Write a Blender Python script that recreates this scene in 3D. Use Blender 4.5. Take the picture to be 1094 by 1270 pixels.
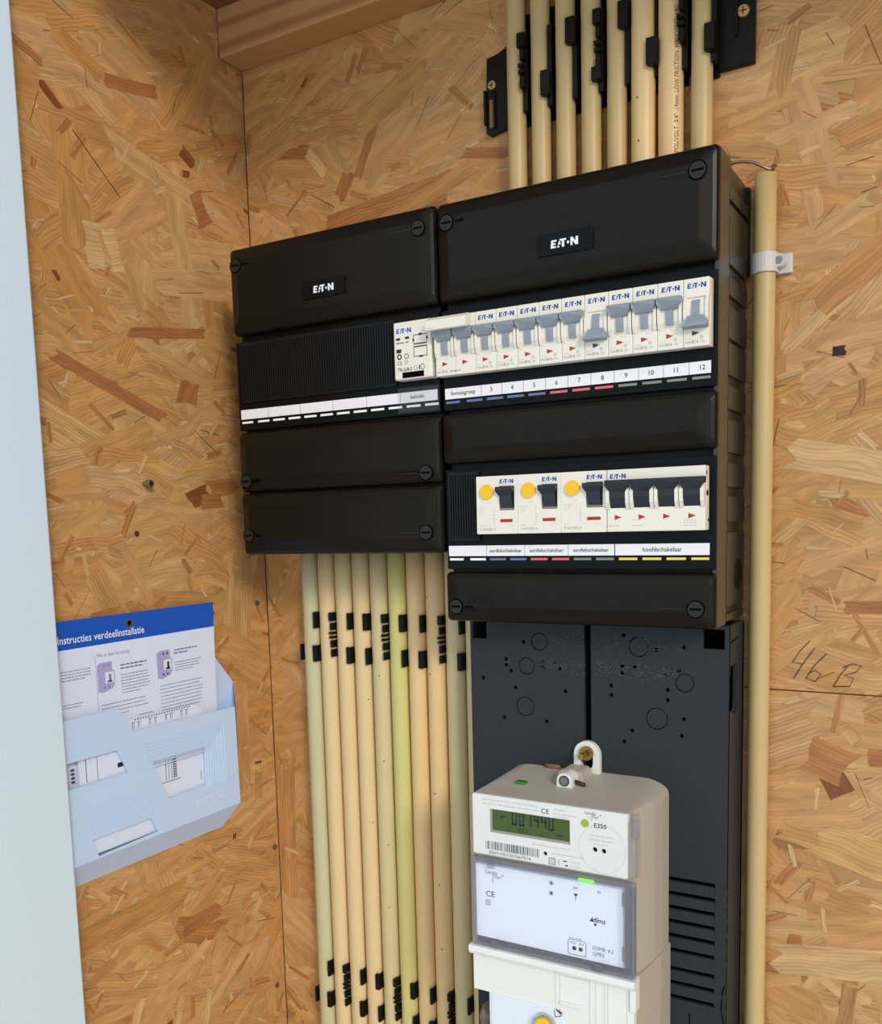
import bpy, bmesh, math, random
from mathutils import Matrix, Vector
PI = math.pi
# ------------------------------------------------------------------ scene, camera, light
for o in list(bpy.data.objects): bpy.data.objects.remove(o, do_unlink=True)
SC = bpy.context.scene
COL = SC.collection
MM = 0.001
ZOFF = 1450.0            # the shed floor lies 1.45 m below the lower edge of the right box
def W(x, y, z): return Vector((x*MM, y*MM, (z+ZOFF)*MM))

cam = bpy.data.cameras.new('camera'); camo = bpy.data.objects.new('camera', cam); COL.objects.link(camo)
R = ((0.8632664497763782, 0.5040896263616316, -0.02578149113372641),
     (0.037127218119759296, -0.1143549669334091, -0.9927459449488306),
     (-0.5033811740273723, 0.8560470723810983, -0.11743425182873546))
cpos = W(606.87, -763.735, 81.813)
camo.matrix_world = Matrix(((R[0][0], -R[1][0], -R[2][0], cpos.x), (R[0][1], -R[1][1], -R[2][1], cpos.y),
                            (R[0][2], -R[1][2], -R[2][2], cpos.z), (0, 0, 0, 1)))
cam.sensor_fit = 'HORIZONTAL'; cam.sensor_width = 36.0
cam.lens = 1157.585/1094*36
cam.shift_x = -(548.597-547)/1094
cam.shift_y = (784.298-635)/1094
cam.clip_start = 0.01
SC.camera = camo

world = bpy.data.worlds.new('sky'); SC.world = world; world.use_nodes = True
bg = world.node_tree.nodes['Background']
bg.inputs[0].default_value = (0.74, 0.87, 1.0, 1); bg.inputs[1].default_value = 1.12
sun = bpy.data.lights.new('daylight', 'SUN'); sun.energy = 1.6; sun.angle = math.radians(12); sun.color = (1.0, 0.93, 0.82)
suno = bpy.data.objects.new('daylight', sun); COL.objects.link(suno)
sd = Vector((-0.76, 0.65, -0.40)).normalized()
suno.rotation_euler = sd.to_track_quat('-Z', 'Y').to_euler(); suno.location = (3, -3, 3)
SC.view_settings.view_transform = 'Standard'; SC.view_settings.look = 'None'
SC.view_settings.gamma = 1.0; SC.view_settings.use_curve_mapping = False
SC.view_settings.exposure = 0.0

# ------------------------------------------------------------------ materials
def lin(c): 
    c = c/255.0
    return c/12.92 if c <= 0.04045 else ((c+0.055)/1.055)**2.4
def rgb(r, g, b): return (lin(r), lin(g), lin(b), 1.0)
MATS = {}
def mat(name, col, rough=0.5, metal=0.0, spec=0.5, bump=0.0, bscale=800.0, vary=0.0, vscale=30.0, emit=0.0):
    if name in MATS: return MATS[name]
    m = bpy.data.materials.new(name); m.use_nodes = True
    nt = m.node_tree; b = nt.nodes['Principled BSDF']
    b.inputs['Base Color'].default_value = col; b.inputs['Roughness'].default_value = rough
    b.inputs['Metallic'].default_value = metal; b.inputs['Specular IOR Level'].default_value = spec
    tc = nt.nodes.new('ShaderNodeTexCoord')
    nz = nt.nodes.new('ShaderNodeTexNoise'); nz.inputs['Scale'].default_value = vscale; nz.inputs['Detail'].default_value = 4
    nt.links.new(tc.outputs['Object'], nz.inputs['Vector'])
    mx = nt.nodes.new('ShaderNodeMix'); mx.data_type = 'RGBA'; mx.blend_type = 'MULTIPLY'; mx.inputs[0].default_value = 1.0
    mx.inputs[6].default_value = col
    mr = nt.nodes.new('ShaderNodeMapRange'); mr.inputs[1].default_value = 0.3; mr.inputs[2].default_value = 0.7
    mr.inputs[3].default_value = 1-vary; mr.inputs[4].default_value = 1.0
    nt.links.new(nz.outputs['Fac'], mr.inputs[0]); nt.links.new(mr.outputs[0], mx.inputs[7])
    nt.links.new(mx.outputs[2], b.inputs['Base Color'])
    if bump > 0:
        n2 = nt.nodes.new('ShaderNodeTexNoise'); n2.inputs['Scale'].default_value = bscale; n2.inputs['Detail'].default_value = 2
        nt.links.new(tc.outputs['Object'], n2.inputs['Vector'])
        bp = nt.nodes.new('ShaderNodeBump'); bp.inputs['Strength'].default_value = bump; bp.inputs['Distance'].default_value = 0.0005
        nt.links.new(n2.outputs['Fac'], bp.inputs['Height']); nt.links.new(bp.outputs[0], b.inputs['Normal'])
    if emit > 0:
        b.inputs['Emission Color'].default_value = col; b.inputs['Emission Strength'].default_value = emit
    MATS[name] = m
    return m
def clear(name, tint, rough, fac):
    m = bpy.data.materials.new(name); m.use_nodes = True; nt = m.node_tree
    for n in list(nt.nodes): nt.nodes.remove(n)
    out = nt.nodes.new('ShaderNodeOutputMaterial'); tr = nt.nodes.new('ShaderNodeBsdfTransparent'); gl = nt.nodes.new('ShaderNodeBsdfPrincipled')
    tr.inputs[0].default_value = tint; gl.inputs['Base Color'].default_value = (0.6, 0.63, 0.68, 1); gl.inputs['Roughness'].default_value = rough
    mx = nt.nodes.new('ShaderNodeMixShader'); mx.inputs[0].default_value = fac
    nt.links.new(tr.outputs[0], mx.inputs[1]); nt.links.new(gl.outputs[0], mx.inputs[2]); nt.links.new(mx.outputs[0], out.inputs[0])
    MATS[name] = m; return m

def osb_material(name, attr):
    """Wood strand colour and grain. attr: per strand colour attribute and UV along the strand."""
    m = bpy.data.materials.new(name); m.use_nodes = True; nt = m.node_tree; L = nt.links.new
    b = nt.nodes['Principled BSDF']; b.inputs['Roughness'].default_value = 0.48; b.inputs['Specular IOR Level'].default_value = 0.35
    N = nt.nodes.new
    if attr:
        ca = N('ShaderNodeVertexColor'); ca.layer_name = 'wood'; colout = ca.outputs['Color']
        uv = N('ShaderNodeUVMap'); uv.uv_map = 'grain'; vec = uv.outputs[0]
    else:
        tc = N('ShaderNodeTexCoord'); mp = N('ShaderNodeMapping'); mp.inputs['Scale'].default_value = (14, 40, 40); mp.inputs['Rotation'].default_value = (0.2, 0.5, 0.3)
        L(tc.outputs['Object'], mp.inputs[0])
        vo = N('ShaderNodeTexVoronoi'); vo.inputs['Scale'].default_value = 1.0; L(mp.outputs[0], vo.inputs['Vector'])
        cr = N('ShaderNodeValToRGB'); cr.color_ramp.elements[0].color = rgb(168, 116, 62); cr.color_ramp.elements[1].color = rgb(214, 166, 104)
        sx = N('ShaderNodeSeparateColor'); L(vo.outputs['Color'], sx.inputs[0]); L(sx.outputs[0], cr.inputs[0]); colout = cr.outputs[0]
        m2 = N('ShaderNodeMapping'); m2.inputs['Scale'].default_value = (20, 20, 20); L(tc.outputs['Object'], m2.inputs[0]); vec = m2.outputs[0]
    wn = N('ShaderNodeTexNoise'); wn.inputs['Scale'].default_value = 0.03; wn.inputs['Detail'].default_value = 2; L(vec, wn.inputs['Vector'])
    wm = N('ShaderNodeVectorMath'); wm.operation = 'MULTIPLY_ADD'; L(wn.outputs['Color'], wm.inputs[0]); wm.inputs[1].default_value = (0, 10, 0); L(vec, wm.inputs[2]); vec = wm.outputs[0]
    # broad growth rings: distorted bands across the strand
    nz = N('ShaderNodeTexNoise'); nz.inputs['Scale'].default_value = 0.055; nz.inputs['Detail'].default_value = 3
    s1 = N('ShaderNodeMapping'); s1.inputs['Scale'].default_value = (0.35, 2.0, 1); L(vec, s1.inputs[0]); L(s1.outputs[0], nz.inputs['Vector'])
    wv = N('ShaderNodeTexWave'); wv.wave_type = 'BANDS'; wv.bands_direction = 'Y'; wv.inputs['Scale'].default_value = 0.085
    wv.inputs['Distortion'].default_value = 9.0; wv.inputs['Detail'].default_value = 2.5; wv.inputs['Detail Scale'].default_value = 0.6
    s2 = N('ShaderNodeMapping'); s2.inputs['Scale'].default_value = (0.13, 1.15, 1); L(vec, s2.inputs[0]); L(s2.outputs[0], wv.inputs['Vector'])
    fib = N('ShaderNodeTexNoise'); fib.inputs['Scale'].default_value = 1.0; fib.inputs['Detail'].default_value = 3
    s3 = N('ShaderNodeMapping'); s3.inputs['Scale'].default_value = (0.05, 1.6, 1); L(vec, s3.inputs[0]); L(s3.outputs[0], fib.inputs['Vector'])
    def rng(src, a, c, lo=0.0, hi=1.0):
        r = N('ShaderNodeMapRange'); r.inputs[1].default_value = lo; r.inputs[2].default_value = hi
        r.inputs[3].default_value = a; r.inputs[4].default_value = c; L(src, r.inputs[0]); return r.outputs[0]
    def mulc(ca_, f_):
        x = N('ShaderNodeMix'); x.data_type = 'RGBA'; x.blend_type = 'MULTIPLY'; x.inputs[0].default_value = 1
        L(ca_, x.inputs[6]); L(f_, x.inputs[7]); return x.outputs[2]
    c1 = mulc(colout, rng(nz.outputs['Fac'], 0.74, 1.10, 0.3, 0.7))
    dk = N('ShaderNodeMix'); dk.data_type = 'RGBA'; dk.blend_type = 'MULTIPLY'
    if attr:
        ms = N('ShaderNodeMath'); ms.operation = 'MULTIPLY'; L(rng(wv.outputs['Fac'], 0.0, 1.0, 0.45, 1.0), ms.inputs[0]); L(rng(ca.outputs['Alpha'], 0.08, 0.6), ms.inputs[1]); L(ms.outputs[0], dk.inputs[0])
    else: L(rng(wv.outputs['Fac'], 0.0, 0.35, 0.55, 1.0), dk.inputs[0])
    L(c1, dk.inputs[6]); dk.inputs[7].default_value = (0.66, 0.50, 0.34, 1)
    c2 = mulc(dk.outputs[2], rng(fib.outputs['Fac'], 0.86, 1.08, 0.3, 0.7))
    L(c2, b.inputs['Base Color'])
    bp = N('ShaderNodeBump'); bp.inputs['Strength'].default_value = 0.25; bp.inputs['Distance'].default_value = 0.0006
    L(fib.outputs['Fac'], bp.inputs['Height']); L(bp.outputs[0], b.inputs['Normal'])
    MATS[name] = m; return m

OSB = osb_material('osb_strands', True)
OSBB = osb_material('osb_base', False)
BLACK = mat('black_plastic', rgb(22, 18, 12), 0.34, spec=0.17, bump=0.03, bscale=2500)
BLACKG = mat('black_plastic_gloss', rgb(12, 11, 9), 0.33, spec=0.14)
RIBM = mat('black_plastic_ribbed', rgb(20, 19, 18), 0.42, spec=0.22)
VOID = mat('dark_void', rgb(6, 6, 6), 0.9, spec=0.05)
WHITE = mat('cream_plastic', rgb(236, 226, 208), 0.4, vary=0.03, vscale=60)
GREYT = mat('grey_toggle', rgb(142, 147, 154), 0.42)
BLKT = mat('black_toggle', rgb(30, 31, 35), 0.35)
YEL = mat('yellow_plastic', rgb(246, 190, 16), 0.4)
RED = mat('red_print', rgb(170, 38, 28), 0.5)
GRN = mat('dark_green_print', rgb(45, 62, 48), 0.5)
BLUE = mat('blue_print', rgb(18, 72, 140), 0.5)
INK = mat('black_print', rgb(35, 33, 32), 0.6)
GINK = mat('grey_print', rgb(150, 146, 140), 0.6)
LINK = mat('pale_grey_print', rgb(200, 196, 188), 0.6)
PAPER = mat('label_paper', rgb(240, 232, 230), 0.6)
WLOGO = mat('white_print', rgb(235, 235, 235), 0.5)
DW = mat('white_dash', rgb(245, 242, 236), 0.5)
DB = mat('blue_dash', rgb(104, 108, 152), 0.5)
DR = mat('red_dash', rgb(222, 96, 100), 0.5)
DG = mat('grey_green_dash', rgb(128, 132, 116), 0.5)
DY = mat('yellow_dash', rgb(235, 205, 90), 0.5)
BOARD = mat('charcoal_board', rgb(45, 47, 48), 0.5, spec=0.22, bump=0.04, bscale=3000)
METW = mat('meter_plastic', rgb(228, 224, 216), 0.42, vary=0.03)
METB = mat('meter_body_plastic', rgb(186, 173, 157), 0.48, vary=0.04)
CARDW = mat('meter_card', rgb(238, 238, 244), 0.5)
LCD = mat('lcd_green', rgb(64, 82, 16), 0.3)
LCDI = mat('lcd_ink', rgb(20, 30, 8), 0.5)
BRASS = mat('brass', rgb(160, 128, 74), 0.3, metal=0.9)
STEEL = mat('steel', rgb(150, 148, 145), 0.35, metal=0.9)
ZINC = mat('yellow_zinc', rgb(196, 160, 100), 0.35, metal=0.8)
COPPER = mat('bare_wire', rgb(150, 120, 92), 0.35, metal=0.7)
SHEATH = mat('brown_sheath', rgb(96, 36, 20), 0.5)
LEDG = mat('green_led', rgb(120, 255, 20), 0.3, emit=1.6)
LEDY = mat('green_lens', rgb(150, 180, 20), 0.25)
GRNP = mat('green_plastic', rgb(44, 130, 44), 0.4)
NYLON = mat('white_nylon', rgb(206, 198, 190), 0.45)
POCK = mat('white_plastic_sky_tint', rgb(198, 216, 241), 0.4)  # white plastic, the bluish cast of the daylight is mixed into its colour
SHEETB = mat('card_blue', rgb(16, 84, 186), 0.45)
SHEETW = mat('card_paper', rgb(226, 230, 246), 0.5)
SINK = mat('card_ink', rgb(120, 126, 160), 0.6)
SDOT = mat('card_picture', rgb(174, 166, 208), 0.6)
JAMB = mat('white_paint', rgb(214, 226, 234), 0.45)
PENCIL = mat('pencil', rgb(96, 74, 50), 0.8)
CLR = clear('clear_cover', (0.98, 0.98, 0.99, 1), 0.08, 0.025)
CLRE = clear('clear_cover_edge', (0.74, 0.75, 0.77, 1), 0.15, 0.14)
CLRL = clear('clear_latch', (0.9, 0.9, 0.91, 1), 0.12, 0.10)
CLRS = clear('clear_strip', (0.95, 0.95, 0.96, 1), 0.2, 0.03)

# ------------------------------------------------------------------ mesh helpers (millimetres)
def nb(): return bmesh.new()
def box(bm, x0, x1, y0, y1, z0, z1, bev=0.0, seg=2):
    t = bmesh.new(); bmesh.ops.create_cube(t, size=1.0)
    for v in t.verts: v.co = Vector(((x0+x1)/2+v.co.x*abs(x1-x0), (y0+y1)/2+v.co.y*abs(y1-y0), (z0+z1)/2+v.co.z*abs(z1-z0)))
    if bev > 0: bmesh.ops.bevel(t, geom=t.edges[:], offset=bev, segments=seg, affect='EDGES', profile=0.5)
    merge(bm, t); return bm
def merge(bm, t):
    mp = {}
    for v in t.verts: mp[v] = bm.verts.new(v.co)
    for f in t.faces:
        try: nf = bm.faces.new([mp[v] for v in f.verts]); nf.smooth = f.smooth
        except ValueError: pass
    t.free()
AX = {'y': lambda a, b, h: (a, h, b), 'x': lambda a, b, h: (h, a, b), 'z': lambda a, b, h: (a, b, h)}
def prism(bm, poly, h0, h1, axis='y', bev=0.0):
    """polygon extruded along an axis; poly in (x,z) for y, (y,z) for x, (x,y) for z"""
    f = AX[axis]; t = bmesh.new()
    a = [t.verts.new(f(p[0], p[1], h0)) for p in poly]; c = [t.verts.new(f(p[0], p[1], h1)) for p in poly]
    n = len(poly); t.faces.new(a); t.faces.new(c[::-1])
    for i in range(n): t.faces.new((a[i], c[i], c[(i+1) % n], a[(i+1) % n]))
    bmesh.ops.recalc_face_normals(t, faces=t.faces[:])
    if bev > 0: bmesh.ops.bevel(t, geom=t.edges[:], offset=bev, segments=2, affect='EDGES', profile=0.5)
    merge(bm, t); return bm
def rrect(x0, x1, z0, z1, r, n=4):
    r = max(min(r, (x1-x0)/2-1e-4, (z1-z0)/2-1e-4), 1e-4); P = []
    for cx, cz, a0 in ((x1-r, z1-r, 0), (x0+r, z1-r, 90), (x0+r, z0+r, 180), (x1-r, z0+r, 270)):
        for k in range(n+1):
            a = math.radians(a0+90*k/n); P.append((cx+r*math.cos(a), cz+r*math.sin(a)))
    return P
def circle(cx, cz, r, n=20, rz=None): return [(cx+r*math.cos(2*PI*k/n), cz+(rz or r)*math.sin(2*PI*k/n)) for k in range(n)]
def plate(bm, outer, holes, h0, h1, axis='y'):
    """flat plate with holes, h0 is the far side, h1 the near side"""
    f = AX[axis]; t = bmesh.new(); edges = []; loops = []
    for P in [outer]+holes:
        vs = [t.verts.new(f(p[0], p[1], h1)) for p in P]; loops.append(vs)
        for i in range(len(vs)): edges.append(t.edges.new((vs[i], vs[(i+1) % len(vs)])))
    bmesh.ops.triangle_fill(t, use_beauty=True, use_dissolve=False, edges=edges)
    fs = t.faces[:]; lo = {}
    for P in loops:
        for v in P:
            k = v.co.copy(); i = {'x': 0, 'y': 1, 'z': 2}[axis]; k[i] = h0; lo[v] = t.verts.new(k)
    for P in loops:
        n = len(P)
        for i in range(n): t.faces.new((P[i], P[(i+1) % n], lo[P[(i+1) % n]], lo[P[i]]))
    for fc in fs: t.faces.new([lo[v] for v in fc.verts])
    bmesh.ops.recalc_face_normals(t, faces=t.faces[:]); merge(bm, t); return bm
def cyl(bm, c, axis, r, h, n=20, r2=None, bev=0.0):
    """cylinder from c along +axis by h"""
    t = bmesh.new(); r2 = r if r2 is None else r2
    f = {'x': lambda a, b, k: (k, a, b), 'y': lambda a, b, k: (a, k, b), 'z': lambda a, b, k: (a, b, k)}[axis]
    o = {'x': (c[1], c[2], c[0]), 'y': (c[0], c[2], c[1]), 'z': (c[0], c[1], c[2])}[axis]
    A = [t.verts.new(f(o[0]+r*math.cos(2*PI*k/n), o[1]+r*math.sin(2*PI*k/n), o[2])) for k in range(n)]
    B = [t.verts.new(f(o[0]+r2*math.cos(2*PI*k/n), o[1]+r2*math.sin(2*PI*k/n), o[2]+h)) for k in range(n)]
    t.faces.new(A); t.faces.new(B[::-1])
    for i in range(n):
        q = t.faces.new((A[i], B[i], B[(i+1) % n], A[(i+1) % n])); q.smooth = True
    bmesh.ops.recalc_face_normals(t, faces=t.faces[:]); merge(bm, t); return bm
def tube(bm, pts, r, n=12, cap=True):
    pts = [Vector(p) for p in pts]; rings = []; t = bmesh.new(); up = Vector((0.13, 0.31, 0.94))
    for i, p in enumerate(pts):
        d = (pts[min(i+1, len(pts)-1)]-pts[max(i-1, 0)]).normalized()
        a = d.cross(up).normalized(); b = d.cross(a).normalized(); rr = r[i] if isinstance(r, (list, tuple)) else r
        rings.append([t.verts.new(p+a*rr*math.cos(2*PI*k/n)+b*rr*math.sin(2*PI*k/n)) for k in range(n)])
    for A, B in zip(rings, rings[1:]):
        for k in range(n): q = t.faces.new((A[k], B[k], B[(k+1) % n], A[(k+1) % n])); q.smooth = True
    if cap: t.faces.new(rings[0]); t.faces.new(rings[-1][::-1])
    bmesh.ops.recalc_face_normals(t, faces=t.faces[:]); merge(bm, t); return bm
def loft(bm, rings, cap0=False, cap1=True, smooth=False):
    t = bmesh.new(); Rg = [[t.verts.new(p) for p in r] for r in rings]; n = len(Rg[0])
    for A, B in zip(Rg, Rg[1:]):
        for k in range(n): q = t.faces.new((A[k], B[k], B[(k+1) % n], A[(k+1) % n])); q.smooth = smooth
    if cap0: t.faces.new(Rg[0])
    if cap1: t.faces.new(Rg[-1])
    bmesh.ops.recalc_face_normals(t, faces=t.faces[:]); merge(bm, t); return bm
def text_polys(s, size, sx=1.0, shear=0.0, align='LEFT', bold=0.0):
    cu = bpy.data.curves.new('t', 'FONT'); cu.body = s; cu.size = size; cu.align_x = align; cu.resolution_u = 2; cu.shear = shear
    cu.fill_mode = 'FRONT'; cu.offset = bold
    ob = bpy.data.objects.new('t', cu); me = bpy.data.meshes.new_from_object(ob)
    V = [(v.co.x*sx, v.co.y) for v in me.vertices]; F = [tuple(p.vertices) for p in me.polygons]
    bpy.data.objects.remove(ob); bpy.data.curves.remove(cu); bpy.data.meshes.remove(me)
    return V, F
def text(bm, s, size, place, **k):
    V, F = text_polys(s, size, **k); vs = [bm.verts.new(place(u, v)) for u, v in V]
    for f in F:
        try: bm.faces.new([vs[i] for i in f])
        except ValueError: pass
    return bm
def fx(x, y, z): return lambda u, v: (x+u, y, z+v)          # on a face that looks to -Y
def lx(x, y, z): return lambda u, v: (x, y+u, z+v)          # on a face that looks to +X
def flat(bm, poly, place):
    vs = [bm.verts.new(place(u, v)) for u, v in poly]; bm.faces.new(vs); return bm
def logo(bm, w, place):
    """block logo, five characters wide"""
    k = w/5.2; P = lambda pts: flat(bm, [(a*k, b*k) for a, b in pts], place)
    P([(0.05, 0), (0.55, 0), (0.55, 1.35), (0.2, 1.35)]); P([(0.55, 0), (1.05, 0), (1.05, .3), (0.55, .3)])
    P([(0.55, .52), (1.0, .52), (1.0, .82), (0.55, .82)]); P([(0.55, 1.05), (1.15, 1.05), (1.2, 1.35), (0.55, 1.35)])
    P([(1.3, 0), (1.7, 0), (1.62, .32), (1.38, .32)]); P([(1.42, .45), (1.95, .45), (1.82, 1.0), (1.55, 1.0)])
    P([(1.75, 1.05), (2.95, 1.05), (2.95, 1.35), (1.7, 1.35)]); P([(2.15, 0), (2.6, 0), (2.6, 1.05), (2.15, 1.05)])
    P([(3.3+.24*math.cos(2*PI*i/12), .62+.24*math.sin(2*PI*i/12)) for i in range(12)])
    P([(3.75, 0), (4.15, 0), (4.15, 1.35), (3.75, 1.35)]); P([(4.15, 1.35), (4.15, .8), (4.65, 0), (4.7, 0), (4.7, .6)])
    P([(4.7, 0), (5.15, 0), (5.15, 1.35), (4.7, 1.35)]); return bm
RND = random.Random(7)
def scribble(bm, w, h, place, rnd, fill=0.55, words=(1.0, 3.0)):
    """a line of tiny unreadable print"""
    u = 0
    while u < w:
        l = min(rnd.uniform(*words)*h, w-u); flat(bm, [(u, 0), (u+l, 0), (u+l, h*fill), (u, h*fill)], place); u += l+h*0.45
    return bm

# ------------------------------------------------------------------ things and parts
def finish(name, bm, m, origin, smooth=None):
    bmesh.ops.remove_doubles(bm, verts=bm.verts[:], dist=1e-5) if False else None
    for v in bm.verts: v.co = (v.co-Vector(origin))*MM
    me = bpy.data.meshes.new(name); bm.to_mesh(me); bm.free(); me.materials.append(m)
    if smooth: 
        for p in me.polygons: p.use_smooth = True
    return me
class Thing:
    def __init__(s, name, label, cat, origin, group=None, kind=None):
        s.o = bpy.data.objects.new(name, None); s.o.empty_display_size = 0.02; COL.objects.link(s.o); s.org = Vector(origin)
        s.o.location = W(*origin)
        if label: s.o['label'] = label
        if cat: s.o['category'] = cat
        if group: s.o['group'] = group
        if kind: s.o['kind'] = kind
    def part(s, name, bm, m, parent=None, label=None, smooth=None, kind=None):
        ob = bpy.data.objects.new(name, finish(name, bm, m, s.org, smooth)); COL.objects.link(ob); ob.parent = parent or s.o
        if label: ob['label'] = label
        if kind: ob['kind'] = kind
        return ob
def single(name, bm, m, label, cat, origin, group=None, kind=None, smooth=None):
    ob = bpy.data.objects.new(name, finish(name, bm, m, origin, smooth)); COL.objects.link(ob); ob.location = W(*origin)
    if label: ob['label'] = label
    if cat: ob['category'] = cat
    if group: ob['group'] = group
    if kind: ob['kind'] = kind
    return ob
def copy_tree(o, parent=None):
    c = o.copy(); COL.objects.link(c); c.parent = parent
    for ch in list(o.children): copy_tree(ch, c)
    return c

# ================================================================== THE SETTING
XL = -58.3; FLO = -1450.0; CEI = 579.0; XR = 1300.0; YF = -270.0
def structure(name, bm, m, label, origin=(0, 0, 0)):
    return single(name, bm, m, label, None, origin, kind='structure')
wall_back = structure('wall_back', box(nb(), XL-18, XR+18, 0, 18, FLO, CEI), OSBB, 'oriented strand board back wall behind the boxes')
wall_left = structure('wall_left', box(nb(), XL-18, XL, -300, 0, FLO, CEI), OSBB, 'oriented strand board side wall with the document holder')
wall_right = structure('wall_right', box(nb(), XR, XR+18, YF, 0, FLO, CEI), OSBB, 'oriented strand board side wall out of view')
structure('ceiling', box(nb(), XL-18, XR+18, YF, 18, CEI, CEI+18), mat('ceiling_board', rgb(150, 92, 52), 0.6, vary=0.3, vscale=12), 'reddish brown board ceiling above the beam')
structure('floor', box(nb(), -1500, 2500, -2600, 18, FLO-60, FLO), mat('concrete', rgb(192, 190, 186), 0.8, vary=0.25, vscale=5), 'grey concrete floor')

def strands(name, parent, u0, u1, v0, v1, place, seed, n, specials=(), sliv=900):
    """pressed wood strands of an oriented strand board, thin flakes lying over each other"""
    rnd = random.Random(seed); verts = []; faces = []; cols = []; uvs = []
    base = [rgb(207, 154, 95), rgb(206, 152, 92), rgb(209, 157, 99), rgb(203, 148, 88), rgb(206, 153, 94), rgb(200, 144, 84), rgb(208, 156, 97), rgb(212, 163, 107)]
    def flake(u, v, L, Wd, a, col, off, ragged=True):
        ca, sa = math.cos(a), math.sin(a); P = []
        k = 3 if ragged else 1
        e = min(Wd*0.35, L*0.16)*(1 if ragged else 0.3); sk = rnd.uniform(-.3, .3)*min(Wd, L*.4)
        for i in range(k+1): P.append((L/2+rnd.uniform(-e, e)+sk*(i/k-.5), -Wd/2+Wd*i/k))
        P.append((rnd.uniform(.1, .25)*L, Wd/2*rnd.uniform(0.9, 1.08))); P.append((-rnd.uniform(.1, .25)*L, Wd/2*rnd.uniform(0.9, 1.08)))
        for i in range(k+1): P.append((-L/2+rnd.uniform(-e, e)+sk*(.5-i/k), Wd/2-Wd*i/k))
        P.append((-rnd.uniform(.1, .25)*L, -Wd/2*rnd.uniform(0.9, 1.08))); P.append((rnd.uniform(.1, .25)*L, -Wd/2*rnd.uniform(0.9, 1.08)))
        ou, ov = rnd.uniform(0, 4000), rnd.uniform(0, 4000); ids = []
        if any(not (u0 <= u+p*ca-q*sa <= u1 and v0 <= v+p*sa+q*ca <= v1) for p, q in P):
            # clip the flake at the edge of the board
            Q = [(u+p*ca-q*sa, v+p*sa+q*ca) for p, q in P]
            for ax, lim, sg in ((0, u0, 1), (0, u1, -1), (1, v0, 1), (1, v1, -1)):
                out = []
                for i in range(len(Q)):
                    A_, B_ = Q[i-1], Q[i]; da, db = (A_[ax]-lim)*sg, (B_[ax]-lim)*sg
                    if (da < 0) != (db < 0): t = da/(da-db); out.append((A_[0]+t*(B_[0]-A_[0]), A_[1]+t*(B_[1]-A_[1])))
                    if db >= 0: out.append(B_)
                Q = out
                if len(Q) < 3: return
        else: Q = [(u+p*ca-q*sa, v+p*sa+q*ca) for p, q in P]
        for uu, vv in Q:
            p, q = (uu-u)*ca+(vv-v)*sa, -(uu-u)*sa+(vv-v)*ca
            ids.append(len(verts)); verts.append(place(uu, vv, off)); uvs.append((p+ou, q+ov)); cols.append(col)
        faces.append(ids)
    for i in range(n):
        t = i/n; big = rnd.random() < .35+.25*(1-t)
        L = rnd.uniform(70, 170) if big else rnd.uniform(25, 80); Wd = rnd.uniform(18, 46) if big else rnd.uniform(6, 20)
        a = rnd.gauss(0, 0.4) if rnd.random() < 0.72 else rnd.uniform(-PI/2, PI/2)
        c = rnd.choice(base); f = rnd.uniform(0.96, 1.03); c = (c[0]*f, c[1]*f*rnd.uniform(.97, 1.02), c[2]*f*rnd.uniform(.92, 1.06), rnd.random()**2)
        if rnd.random() < 0.012: c = rgb(184, 124, 70)
        flake(rnd.uniform(u0, u1), rnd.uniform(v0, v1), L, Wd, a, c, 0.02+0.55*t)
    for i in range(sliv):
        r = rnd.random(); u, v = rnd.uniform(u0, u1), rnd.uniform(v0, v1); a = rnd.gauss(0, 0.7) if r < .7 else rnd.uniform(-1.5, 1.5)
        if r < 0.5: flake(u, v, rnd.uniform(4, 20), rnd.uniform(0.8, 5), a, rgb(217, 176, 122), 0.6+i*1e-5)
        elif r < 0.75: flake(u, v, rnd.uniform(5, 34), rnd.uniform(0.3, 0.8), a, rgb(140, 88, 44), 0.6+i*1e-5, False)
        elif r < 0.985: flake(u, v, rnd.uniform(8, 34), rnd.uniform(2, 7), a, rgb(188, 130, 74), 0.6+i*1e-5)
        else: flake(u, v, rnd.uniform(5, 12), rnd.uniform(2, 5), a, rgb(136, 80, 42), 0.6+i*1e-5)
    for i, (u, v, L, Wd, a, col) in enumerate(specials): flake(u, v, L, Wd, math.radians(a), rgb(*col)[:3]+(0.5,), 0.64+i*.004)
    me = bpy.data.meshes.new(name); me.from_pydata([tuple(W(*p)) for p in verts], [], faces)
    me.materials.append(OSB)
    ca = me.color_attributes.new('wood', 'FLOAT_COLOR', 'POINT'); ca.data.foreach_set('color', [c for k in cols for c in k])
    ul = me.uv_layers.new(name='grain'); li = [0.0]*(2*len(me.loops))
    for i, l in enumerate(me.loops): li[2*i], li[2*i+1] = uvs[l.vertex_index]
    ul.data.foreach_set('uv', li)
    ob = bpy.data.objects.new(name, me); COL.objects.link(ob); ob.parent = parent; ob['kind'] = 'stuff'
    ob.matrix_parent_inverse = parent.matrix_basis.inverted()
    return ob
KN = (140, 82, 42); RD = (178, 116, 66); PL = (222, 178, 120); MD = (198, 140, 80)
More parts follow.
